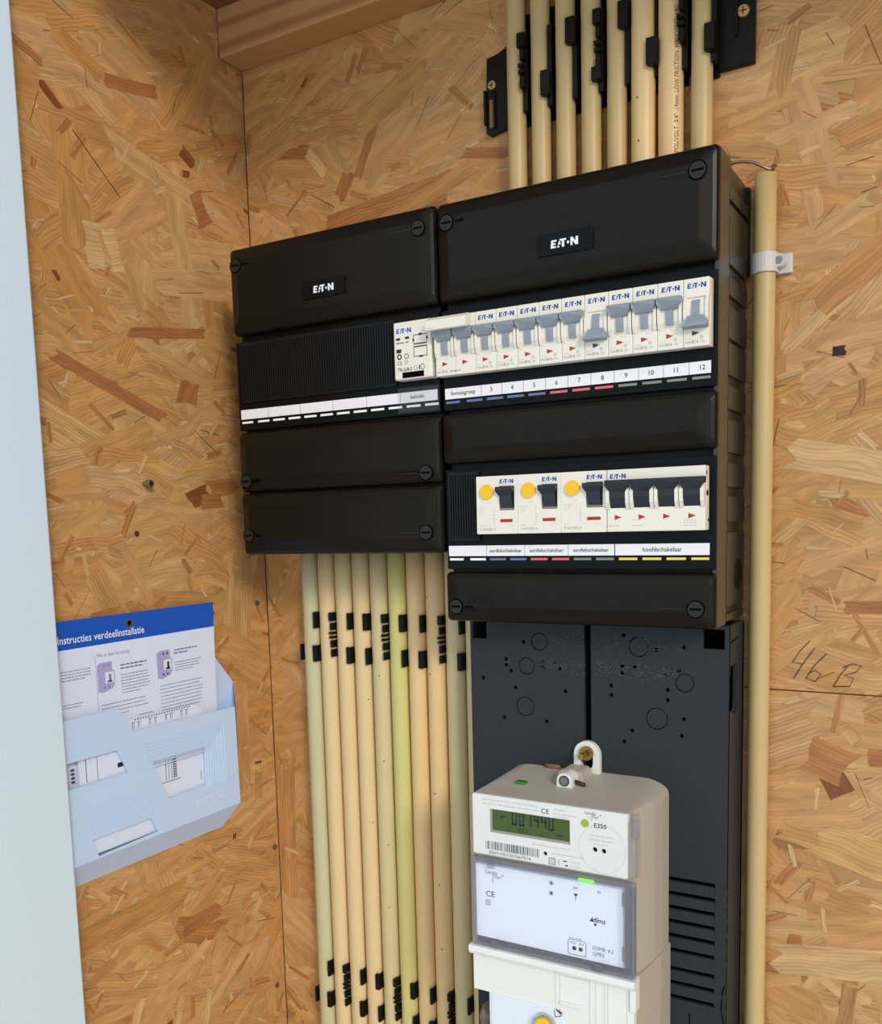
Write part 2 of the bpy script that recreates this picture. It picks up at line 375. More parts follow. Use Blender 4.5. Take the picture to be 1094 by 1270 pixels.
# named flakes and knots of the photograph: (u, v, length, width, angle, colour)
sp_left = [(-93, 112, 26, 17, 18, KN), (-76, 108, 30, 15, 5, RD), (-60, 122, 40, 16, 6, RD), (-99, 210, 22, 24, 70, RD), (-190, 205, 120, 11, -20, RD),
           (-84, 428, 16, 12, -30, KN), (-86, 412, 9, 6, 10, KN), (-232, 430, 20, 7, -40, KN), (-145, 468, 60, 11, 10, RD), (-120, -305, 48, 16, 4, RD),
           (-196, -400, 60, 16, 8, KN), (-190, 390, 60, .8, -42, (84, 50, 26)), (-120, 262, 95, 9, 8, RD), (-200, 322, 16, 38, 5, PL), (-178, 322, 14, 36, 12, PL),
           (-215, -380, 60, 9, 66, PL), (-160, -395, 55, 8, 72, PL), (-120, -400, 40, 7, 78, PL), (-200, -270, 120, 26, 2, (196, 140, 80)), (-70, 385, 20, 30, 30, RD)]
sp_back = [(215, 400, 46, 9, -12, RD), (150, 375, 110, 16, 18, MD), (62, 402, 24, 14, 60, RD), (508, -125, 26, 20, -60, KN), (505, -112, 30, 30, -20, (186, 126, 72)),
           (540, 10, 50, 10, 2, RD), (540, -105, 14, 14, 0, RD), (560, -150, 30, 8, 40, RD), (482, -262, 12, 9, 0, RD), (510, -275, 80, 26, 8, (216, 172, 116)),
           (520, -330, 80, 11, 84, (188, 134, 76)), (505, 200, 8, 7, 0, (60, 30, 16)), (490, 225, 60, 10, 40, PL), (530, 265, 110, 24, 35, MD), (560, 360, 120, 20, 12, MD),
           (505, 120, 70, 24, -12, PL), (560, -190, 130, 30, -14, (214, 164, 100)), (120, 470, 80, 24, 25, (200, 150, 84)), (30, 430, 30, 10, -50, PL)]
strands('strand_layer', wall_back, XL, 900, -520, CEI, lambda u, v, o: (u, -o, v), 11, 2600, sp_back, 1000)
strands('strand_layer', wall_left, -300, 0, -560, CEI, lambda u, v, o: (XL+o, u, v), 23, 1000, sp_left, 480)

def flat_part(name, bm, m, parent):      # a part of the setting, absolute coordinates
    ob = bpy.data.objects.new(name, finish(name, bm, m, (0, 0, 0))); COL.objects.link(ob); ob.parent = parent; return ob
flat_part('board_joint', box(nb(), 440, 900, -0.75, 0, -57.6, -56.6), mat('joint_shadow', rgb(96, 52, 22), 0.9), wall_back)
flat_part('corner_gap_shade', box(nb(), XL, XL+1.0, -1.2, 0, FLO, 533), mat('gap_shadow', rgb(74, 44, 20), 0.9), wall_back)  # dark strip painting the shade along the wall corner
pz = nb()
for st in ([(488.9, -17.1), (482, -25), (476.4, -34.5), (483.2, -35.7)], [(492.7, -22.5), (484, -35.5), (477.4, -47.4)],
           [(500.9, -26.8), (492, -37), (486.4, -46.8), (493.2, -48.8), (497.5, -42.9), (493, -40), (488, -43)],
           [(517, -34.7), (511, -43), (506.5, -51.9)], [(513, -36.5), (520, -33.6), (526.2, -34.9), (522.1, -39.9), (514.3, -42.7), (520.8, -44.6), (518.1, -51.1), (506.5, -51.9)]):
    tube(pz, [(a, -0.7, b) for a, b in st], 0.42, 6)
flat_part('pencil_mark', pz, PENCIL, wall_back)

# wooden roof beam along the back wall
wood = bpy.data.materials.new('planed_wood'); wood.use_nodes = True
nt = wood.node_tree; b = nt.nodes['Principled BSDF']; b.inputs['Roughness'].default_value = 0.6
tc = nt.nodes.new('ShaderNodeTexCoord'); mp = nt.nodes.new('ShaderNodeMapping'); mp.inputs['Scale'].default_value = (3, 14, 30)
nt.links.new(tc.outputs['Object'], mp.inputs[0]); wv = nt.nodes.new('ShaderNodeTexWave'); wv.bands_direction = 'Z'; wv.inputs['Scale'].default_value = 0.55; wv.inputs['Distortion'].default_value = 5; wv.inputs['Detail'].default_value = 3
nt.links.new(mp.outputs[0], wv.inputs['Vector']); cr = nt.nodes.new('ShaderNodeValToRGB')
cr.color_ramp.elements[0].color = rgb(200, 150, 96); cr.color_ramp.elements[1].color = rgb(168, 116, 66); cr.color_ramp.elements[0].position = 0.45
nt.links.new(wv.outputs['Fac'], cr.inputs[0]); nt.links.new(cr.outputs[0], b.inputs['Base Color'])
beam = structure('trim_1', box(nb(), XL+1.5, XR, -34, -0.6, 534, CEI, 1.2), wood, 'planed wooden roof beam along the top of the back wall')
flat_part('knot', cyl(nb(), (150, -34.3, 546), 'y', 7, 0.3, 16), mat('wood_knot', rgb(86, 48, 28), 0.6, vary=0.5, vscale=200), beam).scale = (1, 1, 1)
# white door jamb at the left edge
structure('trim_2', box(nb(), -175, -30, -430, -283.6, FLO, CEI+18, 1.5), JAMB, 'white painted door jamb at the left edge')

# ================================================================== DISTRIBUTION BOXES
YC = -97.5
def cover_bm(x0, x1, z0, z1):
    bm = nb(); rings = []
    for (ins, y, r) in ((1.0, -84, 3), (0.3, -93.5, 3.5), (0.6, -95.6, 3.5), (1.8, -97.6, 4), (4.0, -99.0, 4.5), (11.8, -102.2, 3), (12.9, -102.6, 2.5)):
        rings.append([(p[0], y, p[1]) for p in rrect(x0+ins, x1-ins, z0+ins, z1-ins, r)])
    return loft(bm, rings, cap0=True)
HEADM = mat('screw_plastic', rgb(34, 31, 27), 0.4, spec=0.3)
def screw(T, cover, x, z, y=-102.5, big=True):
    bm = nb(); plate(bm, circle(x, z, 6.6, 28), [circle(x, z, 5.7, 28)], y, y-0.5)
    ring = T.part('screw_rim', bm, VOID, cover)
    h = nb(); cyl(h, (x, y-1.0, z), 'y', 5.7, 1.0, 28); box(h, x-4.4, x+4.4, y-1.15, y-0.9, z-0.75, z+0.75)
    bm2 = nb(); cyl(bm2, (x, y-0.9, z), 'y', 5.6, 0.8, 28)
    hd = T.part('screw_head', bm2, HEADM, cover)
    T.part('screw_slot', box(nb(), x-4.2, x+4.2, y-1.0, y-0.5, z-0.8, z+0.8), VOID, cover)
    lft = (x < 110) if x < 219 else (x < 330)
    if lft: T.part('release_slot', box(nb(), x+8, x+15.5, y-.3, y+.4, z-.9, z+.9), VOID, cover)
    else: T.part('highlight_ridge', box(nb(), x-27, x-8, y-.55, y+.2, z-.5, z+.5, .2, 1), HEADM, cover)  # lighter thin line painting the highlight beside the right-hand screws
def ribs(T, name, x0, x1, z0, z1, y, pitch=2.6):
    bm = box(nb(), x0, x1, y, y+6, z0, z1); x = x0+1
    while x+1.3 < x1-0.5:
        box(bm, x, x+1.3, y-0.9, y, z0+2, z1-2); x += pitch
    return T.part(name, bm, RIBM)
def dashes(T, x0, z, cols, pitch=18.02, w=14.0):
    for i, m in enumerate(cols):
        xx = x0+pitch*i; a = 12.6 if i in (0, len(cols)-1) else w
        T.part('marker_dash', box(nb(), xx+(1 if i else 0), xx+a+(1 if i else 0), -95.6, -95.0, z-0.9, z+0.9), m)
def slabel(T, strip, s, x, z, size=4.6, sx=0.95, m=INK):
    T.part('lettering', text(nb(), s, size, fx(x, -95.75, z), align='CENTER', sx=sx), m, strip)

def nameplate(T, cover, x0, x1, z0, z1):
    bm = nb(); prism(bm, rrect(x0, x1, z0, z1, 1.5), -103.8, -102.4)
    pl = T.part('name_plate', bm, BLACKG, cover)
    T.part('logo', logo(nb(), 22, fx((x0+x1)/2-11, -103.9, (z0+z1)/2-3.2)), WLOGO, pl)

# ---- left box
A = Thing('distribution_box', 'shorter black distribution box with ribbed blank plate, beside the wall corner', 'distribution box', (109, 0, 56))
A.part('housing', box(nb(), 2, 216, -88, 0, 58, 329, 2), BLACK)
A.part('row_frame', box(nb(), 1.5, 217.5, -95, -80, 170.4, 249.5, 0.8), BLACKG)
c = A.part('upper_cover', cover_bm(0.8, 218.4, 254.6, 331.4), BLACK)
screw(A, c, 205.4, 313.9); screw(A, c, 12.6, 314.9); nameplate(A, c, 88.4, 132.8, 274.6, 289)
c = A.part('middle_cover', cover_bm(0.8, 218.4, 113.4, 168.2), BLACK); screw(A, c, 206.6, 122.2); screw(A, c, 13.2, 123.6)
c = A.part('lower_cover', cover_bm(0.8, 218.4, 55.9, 113.0), BLACK); screw(A, c, 205.2, 73.6); screw(A, c, 12.8, 73.8)
ribs(A, 'ribbed_blank_plate', 8, 177, 195, 248, -97)
st = A.part('label_strip', box(nb(), 4.3, 215.1, -95.5, -94.6, 180.4, 188.9), PAPER)
for x in (37.2, 73.6, 109.8, 145.4, 179.6): A.part('label_divider', box(nb(), x-.2, x+.2, -95.6, -95.4, 180.4, 188.9), GINK, st)
slabel(A, st, 'beltrafo', 196, 183.3)
dashes(A, 5.4, 177.4, [DW]*12, pitch=17.9, w=13.2)
A.part('clear_label_cover', box(nb(), 177.5, 217, -96.6, -96.1, 172, 192.5), CLRS)

# ---- right box
B = Thing('distribution_box', 'taller black distribution box holding two rows of switches above the meter board', 'distribution box', (329, 0, 0))
B.part('housing', box(nb(), 221, 437, -88, 0, 1, 328, 2), BLACK)
sidem = mat('box_side_plastic', rgb(40, 36, 29), 0.27, spec=0.7)
bm = nb(); box(bm, 436.5, 440.2, -92.8, -67, 1, 329, 0.6); box(bm, 436.5, 438, -67, -4, 3, 327, 0.4)
B.part('side_wall', bm, sidem)
for z1, z0 in ((312, 301.5), (299.5, 257.5), (251, 236.3), (231, 206.5), (206.6-1.2, 181), (175.3, 157), (151.3, 126), (120.2, 101), (96.2, 75.5), (69.7, 13), (9.3, 2)):
    B.part('knockout_panel', box(nb(), 437.5, 440.2, -64, -10, z0+.8, z1-.8, 0.5), sidem)
B.part('knockout_hole', cyl(nb(), (439.9, -30, 36), 'x', 12, 0.6, 24), BLACKG)
B.part('top_clip', box(nb(), 437, 440.5, -8, -2, 262, 326, 0.4), BLACK)
B.part('row_frame', box(nb(), 220.5, 439.2, -95, -80, 170.8, 249, 0.8), BLACKG); B.part('row_frame', box(nb(), 220.5, 439.2, -95, -80, 43, 123.5, 0.8), BLACKG)
c = B.part('upper_cover', cover_bm(219.4, 440.4, 254.2, 330.4), BLACK); screw(B, c, 427.2, 313.0); screw(B, c, 231.4, 313.2); nameplate(B, c, 308.4, 352.6, 274.6, 290)
B.part('middle_cover', cover_bm(219.4, 440.4, 127.4, 168.5), BLACK)
c = B.part('lower_cover', cover_bm(219.4, 440.4, 0, 41.0), BLACK); screw(B, c, 427.6, 15.4); screw(B, c, 231.8, 12.9)
B.part('embossed_name', text(nb(), 'EATON', 6.5, fx(243, -102.75, 16), sx=1.1), BLACKG, c)
st = B.part('label_strip', box(nb(), 222.4, 435.3, -95.5, -94.6, 179.8, 188.2), PAPER)
xs = [255.4, 273.6, 292.2, 310.6, 328.9, 347.2, 365.2, 383.6, 401.8, 420.2]
for x in xs: B.part('label_divider', box(nb(), x-.2, x+.2, -95.6, -95.4, 179.8, 188.2), GINK, st)
slabel(B, st, 'fornuisgroep', 239, 182.6, 4.6)
for i, x in enumerate(xs): slabel(B, st, str(i+3), x+9, 182.4, 5)
dashes(B, 223.2, 177.1, [DB]*5+[DR]*3+[DG]*4)
st = B.part('label_strip', box(nb(), 222.4, 364.6, -95.5, -94.6, 53.7, 62.1), PAPER)
for x in (257.4, 291.2, 327.8): B.part('label_divider', box(nb(), x-.2, x+.2, -95.6, -95.4, 53.7, 62.1), GINK, st)
for x in (274.4, 309.6, 346.2): slabel(B, st, 'aardlekschakelaar', x, 56.6, 4.1, 0.98)
st = B.part('label_strip', box(nb(), 365.4, 435.3, -95.5, -94.6, 53.7, 62.1), PAPER)
slabel(B, st, 'hoofdschakelaar', 401, 56.4, 4.7)
dashes(B, 223.2, 51.1, [DW]*2+[DB]*2+[DR]*2+[DG]*2+[DY]*4)
ribs(B, 'ribbed_blank_plate', 224, 252.5, 66, 121, -97, 2.3)

# ================================================================== SWITCHGEAR
YM = -105.0; MP = 18.05
def toggle_bm(x0, x1, z, up, yb, w0=1.2, stem=(6.2, 11.6), fat=False):
    """rocker with a wide handle bar and a narrow stem, for a pole from x0 to x1 centred on height z"""
    bm = nb(); s = 1 if up else -1; a, c = x0+0.5, x1-0.5
    sa, sc = x0+stem[0], x0+stem[1]
    prof = [(yb+2, z-7.2), (yb-0.6, z-7.4), (yb-1.6, z-3), (yb-1.8, z), (yb-1.6, z+3), (yb-0.6, z+7.4), (yb+2, z+7.2)]
    prism(bm, prof, sa, sc, 'x')
    # handle: wedge seen from the front as a bar with cut lower corners
    P = [(a, z+s*11.6), (c, z+s*11.6), (c, z+s*7.0), (c-3.4, z+s*3.0), (a+3.4, z+s*3.0), (a, z+s*7.0)]
    t = bmesh.new(); n = len(P)
    A_ = [t.verts.new((p[0], yb+1, p[1])) for p in P]
    C_ = [t.verts.new((p[0], yb-(6.2 if abs(p[1]-z) > 8 else 5.6 if abs(p[1]-z) > 5 else 2.2), p[1]-(s*0.8 if abs(p[1]-z) > 8 else 0))) for p in P]
    t.faces.new(A_); t.faces.new(C_[::-1])
    for i in range(n): t.faces.new((A_[i], C_[i], C_[(i+1) % n], A_[(i+1) % n]))
    bmesh.ops.recalc_face_normals(t, faces=t.faces[:]); bmesh.ops.bevel(t, geom=t.edges[:], offset=0.35, segments=1, affect='EDGES')
    merge(bm, t); return bm
def pole_front(bm, x0, x1, z0, z1, cheek=2.4):
    """front of one pole: logo block, print block and two cheeks round the rocker opening"""
    box(bm, x0, x1, -80, YM+4, z0+.2, z1-.2)
    zt, zb = z1-12.6, z0+14.2
    box(bm, x0+.08, x1-.08, YM, YM+6, zt, z1, 0.5); box(bm, x0+.08, x1-.08, YM, YM+6, z0, zb, 0.5)
    for a, c in ((x0+.4, x0+cheek), (x1-cheek, x1-.4)):
        prism(bm, [(YM+5, zb-1), (YM-0.6, zb), (YM-2.2, zb+4), (YM-2.4, zt-5), (YM-0.6, zt+.5), (YM+5, zt+1)], a, c, 'x')
    zc = (zt+zb)/2
    prism(bm, [(YM+5, zc-10.2), (YM+1.4, zc-9.8), (YM-0.6, zc-5), (YM-1.1, zc), (YM-0.6, zc+5), (YM+1.4, zc+9.8), (YM+5, zc+10.2)], x0+cheek, x1-cheek, 'x')
    return zc
def tri(bm, x, z, w=5.2, h=3.4, y=YM-0.06): return flat(bm, [(x, z-h/2), (x+w, z), (x, z+h/2)], lambda u, v: (u, y, v))
NUMW = dict(zip(range(3, 13), 'three four five six seven eight nine ten eleven twelve'.split()))
def breaker(x0, z0, z1, up, num):
    T = Thing('circuit_breaker', 'white single-pole circuit breaker above the label numbered %s, grey toggle %s' % (NUMW[num], 'up' if up else 'down'), 'circuit breaker', (x0+MP/2, -80, z0), 'single-pole circuit breakers in the upper row')
    bm = nb(); zc = pole_front(bm, x0+.05, x0+MP-.05, z0, z1); body = T.part('body', bm, WHITE)
    T.part('toggle', toggle_bm(x0, x0+MP, zc, up, YM-0.4), GREYT)
    T.part('logo', logo(nb(), 13.2, fx(x0+2.6, YM-.06, z1-6.6)), BLUE, body)
    T.part('arrow', tri(nb(), x0+6.2, z0+9.0), RED if up else GRN, body)
    p = nb(); scribble(p, 3.2, .9, fx(x0+1.4, YM-.06, z0+12.9), RND); scribble(p, 5.4, .9, fx(x0+9, YM-.06, z0+12.7), RND)
    scribble(p, 4.2, .9, fx(x0+1.6, YM-.06, z0+5.4), RND); flat(p, circle(x0+12.6, z0+6.2, 1.3, 10), lambda u, v: (u, YM-.05, v))
    T.part('small_print', p, LINK, body, kind='stuff')
    p = nb(); text(p, 'B16', 3.0, fx(x0+6.0, YM-.06, z0+2.4), bold=0.06); T.part('rating_print', p, GINK, body)
    p = nb(); text(p, 'PLN6', 2.5, fx(x0+1.4, YM-.06, z0+2.4), sx=.75); text(p, '/1N', 2.5, fx(x0+11.6, YM-.06, z0+2.4), sx=.8); T.part('type_print', p, GINK, body)
    if num == 12: T.part('side_seam', box(nb(), x0+MP-.05, x0+MP+.1, -99, -98.2, z0+1, z1-1), GINK, body)
    return T
Z0, Z1 = 196.9, 242.4; X0 = 219.9
# two-pole cooker breaker with linking bar
T = Thing('two_pole_breaker', 'white two-pole circuit breaker with cream linking bar above label fornuisgroep', 'circuit breaker', (X0+MP, -80, Z0))
bm = nb()
for k in (0, 1): zc = pole_front(bm, X0+MP*k+.05, X0+MP*(k+1)-.05, Z0, Z1)
body = T.part('body', bm, WHITE)
for k in (0, 1):
    T.part('toggle', toggle_bm(X0+MP*k, X0+MP*(k+1), zc, True, YM-0.4), GREYT)
    T.part('arrow', tri(nb(), X0+MP*k+6.2, Z0+9.0), RED, body)
bar = nb(); prism(bar, [(YM+2, 240.2), (YM-6, 241.4), (YM-10.5, 238.6), (YM-11.2, 231.2), (YM-9, 230.6), (YM-7, 231.8), (YM+2, 232.5)], X0-2.2, X0+2*MP-2.4, 'x')
bar = T.part('linking_bar', bar, WHITE)
T.part('bar_print', scribble(nb(), 6, 1.3, fx(X0-.8, YM-11.25, 232.2), RND), LINK, bar)
p = nb(); text(p, 'B16', 3, fx(X0+6, YM-.06, Z0+2.4), bold=.06); scribble(p, 9, 1.8, fx(X0+13.2, YM-.06, Z0+2.6), RND); scribble(p, 3.5, 1.8, fx(X0+1.4, YM-.06, Z0+2.6), RND); T.part('rating_print', p, GINK, body)
p = nb(); scribble(p, 3.2, .9, fx(X0+1.4, YM-.06, Z0+12.9), RND); scribble(p, 5, .9, fx(X0+8, YM-.06, Z0+12.7), RND); scribble(p, 4.2, .9, fx(X0+1.6, YM-.06, Z0+5.4), RND); T.part('small_print', p, LINK, body, kind='stuff')
for k in range(2, 12): breaker(X0+MP*k, Z0, Z1, k not in (7, 11), k+1)

# bell transformer in the left box
tx0, tx1, tz0, tz1 = 180.6, 216.2, 197.6, 243.4
T = Thing('bell_transformer', 'white bell transformer module above label beltrafo', 'transformer', (198, -80, tz0))
body = T.part('body', box(nb(), tx0, tx1, YM, -80, tz0, tz1, 1.2), WHITE)
T.part('logo', logo(nb(), 14.6, fx(tx0+2.6, YM-.06, tz1-9.0)), mat('bright_blue_print', rgb(14, 84, 190), .5), body)
dz = nb(); ex0, ex1 = tx0+19, tx0+31.8
for a, c, d, e in ((ex0, ex1, 231.4, 232), (ex0, ex1, 224.2, 225.2), (ex0, ex1, 222, 223), (ex0, ex1, 214.6, 215.2)):
    flat(dz, [(a, d), (c, d), (c, e), (a, e)], fx(0, YM-.06, 0))
for a, c, d, e in ((ex0, ex0+.5, 225, 232), (ex1-.5, ex1, 225, 232), (ex0, ex0+.5, 214.6, 222), (ex1-.5, ex1, 214.6, 222), (ex0-.8, ex0+.8, 226.8, 229), (ex1-.8, ex1+.8, 227.6, 229.6), (ex0+5, ex0+8, 231, 232.8), (ex0+5, ex0+8.5, 213.9, 215.4)):
    flat(dz, [(a, d), (c, d), (c, e), (a, e)], fx(0, YM-.07, 0))
T.part('wiring_diagram', dz, INK, body)
p = nb(); text(p, 'TR-G/8-S', 4.2, fx(tx0+3.2, YM-.06, 204.2), sx=.86, bold=.06); text(p, 'CE', 4.2, fx(tx0+2.8, YM-.06, 209.4)); scribble(p, 4, 2.4, fx(tx0+2.4, YM-.06, 229), RND, .8); scribble(p, 4, 2.4, fx(tx0+11, YM-.06, 229.4), RND, .8)
scribble(p, 7, 1.5, fx(tx0+2.4, YM-.06, 226.4), RND); scribble(p, 3.4, 1.5, fx(tx0+11.5, YM-.06, 226.6), RND); box(p, tx0+2.4, tx0+7.2, YM-.06, YM, 219, 222)
plate(p, circle(tx0+5.2, 216, 2.4, 12), [circle(tx0+5.2, 216, 1.2, 12)], YM, YM-.06); plate(p, circle(tx0+12, 216, 2.2, 12), [circle(tx0+12, 216, 1.6, 12)], YM, YM-.06)
plate(p, circle(tx0+11.6, 211.2, 1.6, 12), [circle(tx0+11.6, 211.2, 1.25, 12)], YM, YM-.06); plate(p, circle(tx0+20.4, 206, 2.0, 5), [circle(tx0+20.4, 206, 1.6, 5)], YM, YM-.06)
box(p, tx0+23.6, tx0+24.6, YM-.06, YM, 204.4, 208); plate(p, circle(tx0+27, 206.4, 1.9, 12, 2.4), [circle(tx0+27, 206.4, 1.4, 12, 1.9)], YM, YM-.06)
T.part('type_print', p, INK, body)
T.part('terminal_window', box(nb(), tx0+7.6, tx0+28.2, YM-.1, YM+1, 198.8, 203.4), VOID, body)

# three residual current devices
RX = 254.1; RZ0, RZ1 = 71.4, 116.4
order = ['leftmost', 'middle', 'rightmost']
for i in range(3):
    x0 = RX+2*MP*i
    T = Thing('residual_current_device', 'white residual current device with yellow test button, %s of the three in the lower row' % order[i], 'residual current device', (x0+MP, -80, RZ0), 'residual current devices in the lower row')
    tb = (x0+18.6, x0+33.6)
    bm = box(nb(), x0+.05, x0+2*MP-.05, YM+4, -80, RZ0+.2, RZ1-.2)
    plate(bm, rrect(x0+.08, x0+2*MP-.08, RZ0, RZ1, .8), [rrect(tb[0]+1.6, tb[1]-.4, RZ1-26.8, RZ1-8, .5)], YM+6, YM)
    body = T.part('body', bm, WHITE)
    bt = cyl(nb(), (x0+9.4, YM-1.6, RZ1-12), 'y', 5.7, 2, 28); T.part('test_button', bt, YEL)
    zc = RZ1-17; tg = nb()
    P = [(tb[0]-.2, RZ1-8.6), (tb[1]-1.4, RZ1-8.6), (tb[1]-.2, RZ1-10.4), (tb[1]-2.0, RZ1-14.6), (tb[1]-2.0, RZ1-25), (tb[0]+3.4, RZ1-25), (tb[0]+2.6, RZ1-16), (tb[0]-.2, RZ1-12)]
    t = bmesh.new(); Aa = [t.verts.new((q[0], YM+4, q[1])) for q in P]; Cc = [t.verts.new((q[0], YM-(3.8 if q[1] > RZ1-13 else 2.0 if q[1] > RZ1-20 else 0.6), q[1])) for q in P]
    t.faces.new(Aa)
    mid = len(P)
    t.faces.new((Cc[0], Cc[1], Cc[2], Cc[7])); t.faces.new((Cc[7], Cc[2], Cc[3], Cc[6])); t.faces.new((Cc[6], Cc[3], Cc[4], Cc[5]))
    for j in range(mid): t.faces.new((Aa[j], Cc[j], Cc[(j+1) % mid], Aa[(j+1) % mid]))
    bmesh.ops.recalc_face_normals(t, faces=t.faces[:]); merge(tg, t); T.part('toggle', tg, BLKT)
    T.part('logo', logo(nb(), 12.4, fx(x0+20.4, YM-.06, RZ1-6.0)), BLUE, body)
    T.part('status_flag', box(nb(), x0+20.8, x0+31.4, YM-.12, YM+.5, RZ1-36, RZ1-33.6), RED, body)
    p = nb(); text(p, 'FI 40/2/003-A', 2.7, fx(x0+2.4, YM-.06, RZ0+2.6), sx=.95); T.part('type_print', p, GINK, body)
    p = nb(); scribble(p, 4.5, .9, fx(x0+2.2, YM-.06, RZ0+6), RND); scribble(p, 4, .9, fx(x0+9, YM-.06, RZ1-21.2), RND)
    for j in range(4): scribble(p, 8.5-j*1.6, .8, fx(x0+2.0, YM-.06, RZ1-24-1.5*j), RND)
    for a, c, d, e in ((15.2, 15.5, 9, 21), (14.6, 16.4, 8.2, 8.6), (14.4, 16.6, 12, 12.4), (14.4, 16.6, 14.4, 14.8)): flat(p, [(x0+a, RZ0+d), (x0+c, RZ0+d), (x0+c, RZ0+e), (x0+a, RZ0+e)], fx(0, YM-.05, 0))
    scribble(p, 5, .8, fx(x0+27, YM-.06, RZ0+6), RND); T.part('small_print', p, LINK, body, kind='stuff')
# four-pole main switch
x0 = RX+6*MP
T = Thing('main_switch', 'white four-pole main switch with four black toggles above label hoofdschakelaar', 'main switch', (x0+2*MP, -80, RZ0))
bm = nb()
for k in range(4):
    a = x0+MP*k; box(bm, a+.05, a+MP-.05, -80, YM+4, RZ0+.2, RZ1-.2)
box(bm, x0+.3, x0+4*MP-.1, YM, YM+6, RZ1-9, RZ1, .6); box(bm, x0+.3, x0+4*MP-.1, YM, YM+6, RZ0, RZ0+17.4, .6)
for k in range(4):
    a = x0+MP*k
    for p, q in ((a+.3, a+2.9), (a+MP-2.9, a+MP-.3)):
        prism(bm, [(YM+5, RZ0+16), (YM-.8, RZ0+16.4), (YM-3, RZ0+21), (YM-3.4, RZ1-17), (YM-1.6, RZ1-12.6), (YM+5, RZ1-9)], p, q, 'x')
body = T.part('body', bm, WHITE)
for k in range(4):
    a = x0+MP*k; g = nb()
    prism(g, [(YM+4, RZ1-30), (YM+.4, RZ1-28.6), (YM-2.6, RZ1-20), (YM-2.8, RZ1-16), (YM+4, RZ1-12)], a+3.0, a+MP-3.0, 'x')
    P = [(a+.1, RZ1-7.6), (a+MP-.1, RZ1-7.6), (a+MP-.1, RZ1-11.6), (a+MP-3.1, RZ1-16), (a+3.1, RZ1-16), (a+.1, RZ1-11.6)]
    t = bmesh.new(); Aa = [t.verts.new((q[0], YM+2, q[1])) for q in P]; Cc = [t.verts.new((q[0], YM-(5.6 if q[1] > RZ1-9 else 5.0 if q[1] > RZ1-13 else 2.9), q[1])) for q in P]
    t.faces.new(Aa); t.faces.new(Cc[::-1])
    for j in range(6): t.faces.new((Aa[j], Cc[j], Cc[(j+1) % 6], Aa[(j+1) % 6]))
    bmesh.ops.recalc_face_normals(t, faces=t.faces[:]); merge(g, t); T.part('toggle', g, BLKT)
    T.part('arrow', tri(nb(), a+6.2, RZ0+10.4, 5.4, 3.8), RED, body)
T.part('logo', logo(nb(), 12.4, fx(x0+2.4, YM-.06, RZ1-6.4)), BLUE, body)
p = nb(); scribble(p, 8, 1.4, fx(x0+1.6, YM-.06, RZ0+4), RND); scribble(p, 8, 1.2, fx(x0+19.5, YM-.06, RZ0+4), RND); scribble(p, 6, 1.2, fx(x0+19.5, YM-.06, RZ0+8), RND)
for j in range(3): scribble(p, 9, 1.2, fx(x0+57, YM-.06, RZ0+7-j*1.8), RND)
T.part('small_print', p, LINK, body, kind='stuff')
h = nb(); cyl(h, (x0+4*MP-.04, -99.5, RZ0+26), 'x', 2.2, .15, 14); cyl(h, (x0+4*MP-.04, -102, RZ0+40), 'x', 1.2, .15, 10); cyl(h, (x0+4*MP-.04, -97, RZ0+7), 'x', 1.2, .15, 10)
T.part('side_hole', h, VOID, body)

# ================================================================== CONDUITS
CRE = [rgb(206, 178, 122), rgb(216, 182, 124), rgb(220, 186, 130), rgb(218, 178, 116)]
def conduit_mat(name, col): return mat(name, col, 0.42, vary=0.06, vscale=18, spec=0.4)
CM = conduit_mat('conduit_cream', rgb(226, 196, 144)); CG = conduit_mat('conduit_greenish', rgb(200, 190, 146)); CY = conduit_mat('conduit_yellow_green', rgb(212, 200, 122))
CP = conduit_mat('conduit_peach', rgb(232, 194, 136)); CT = conduit_mat('conduit_tan', rgb(204, 174, 118)); CK = conduit_mat('conduit_khaki', rgb(214, 192, 142))
ORD = ['leftmost', 'second', 'third', 'fourth', 'fifth', 'sixth', 'seventh', 'eighth', 'ninth', 'tenth']
SPECK = mat('speck', rgb(96, 70, 40), .8)
def conduit(x, y, r, z0, z1, m, label, group, xt=None, specks=(), wob=0.0):
    T = Thing('conduit', label, 'conduit', (x, y, z0), group)
    n = 28; pts = []
    for i in range(13):
        t = i/12; z = z0+(z1-z0)*t; xx = x+((xt-x)*t if xt is not None else 0)+wob*math.sin(t*PI*1.5); pts.append((xx, y, z))
    T.part('pipe', tube(nb(), pts, r, n), m)
    for (dx, z) in specks:
        T.part('speck', cyl(nb(), (x+dx, y-math.sqrt(max(r*r-dx*dx, .1))-.12, z), 'y', .8, .3, 8), SPECK)
    return T
UX = [250.6, 272.6, 294.6, 316.6, 338.4, 360.4, 382.0, 405.4]
UR = [8, 8, 8, 8, 8, 9.5, 9.5, 8]
UM = [CT, CT, CT, CT, CT, CP, CP, CT]
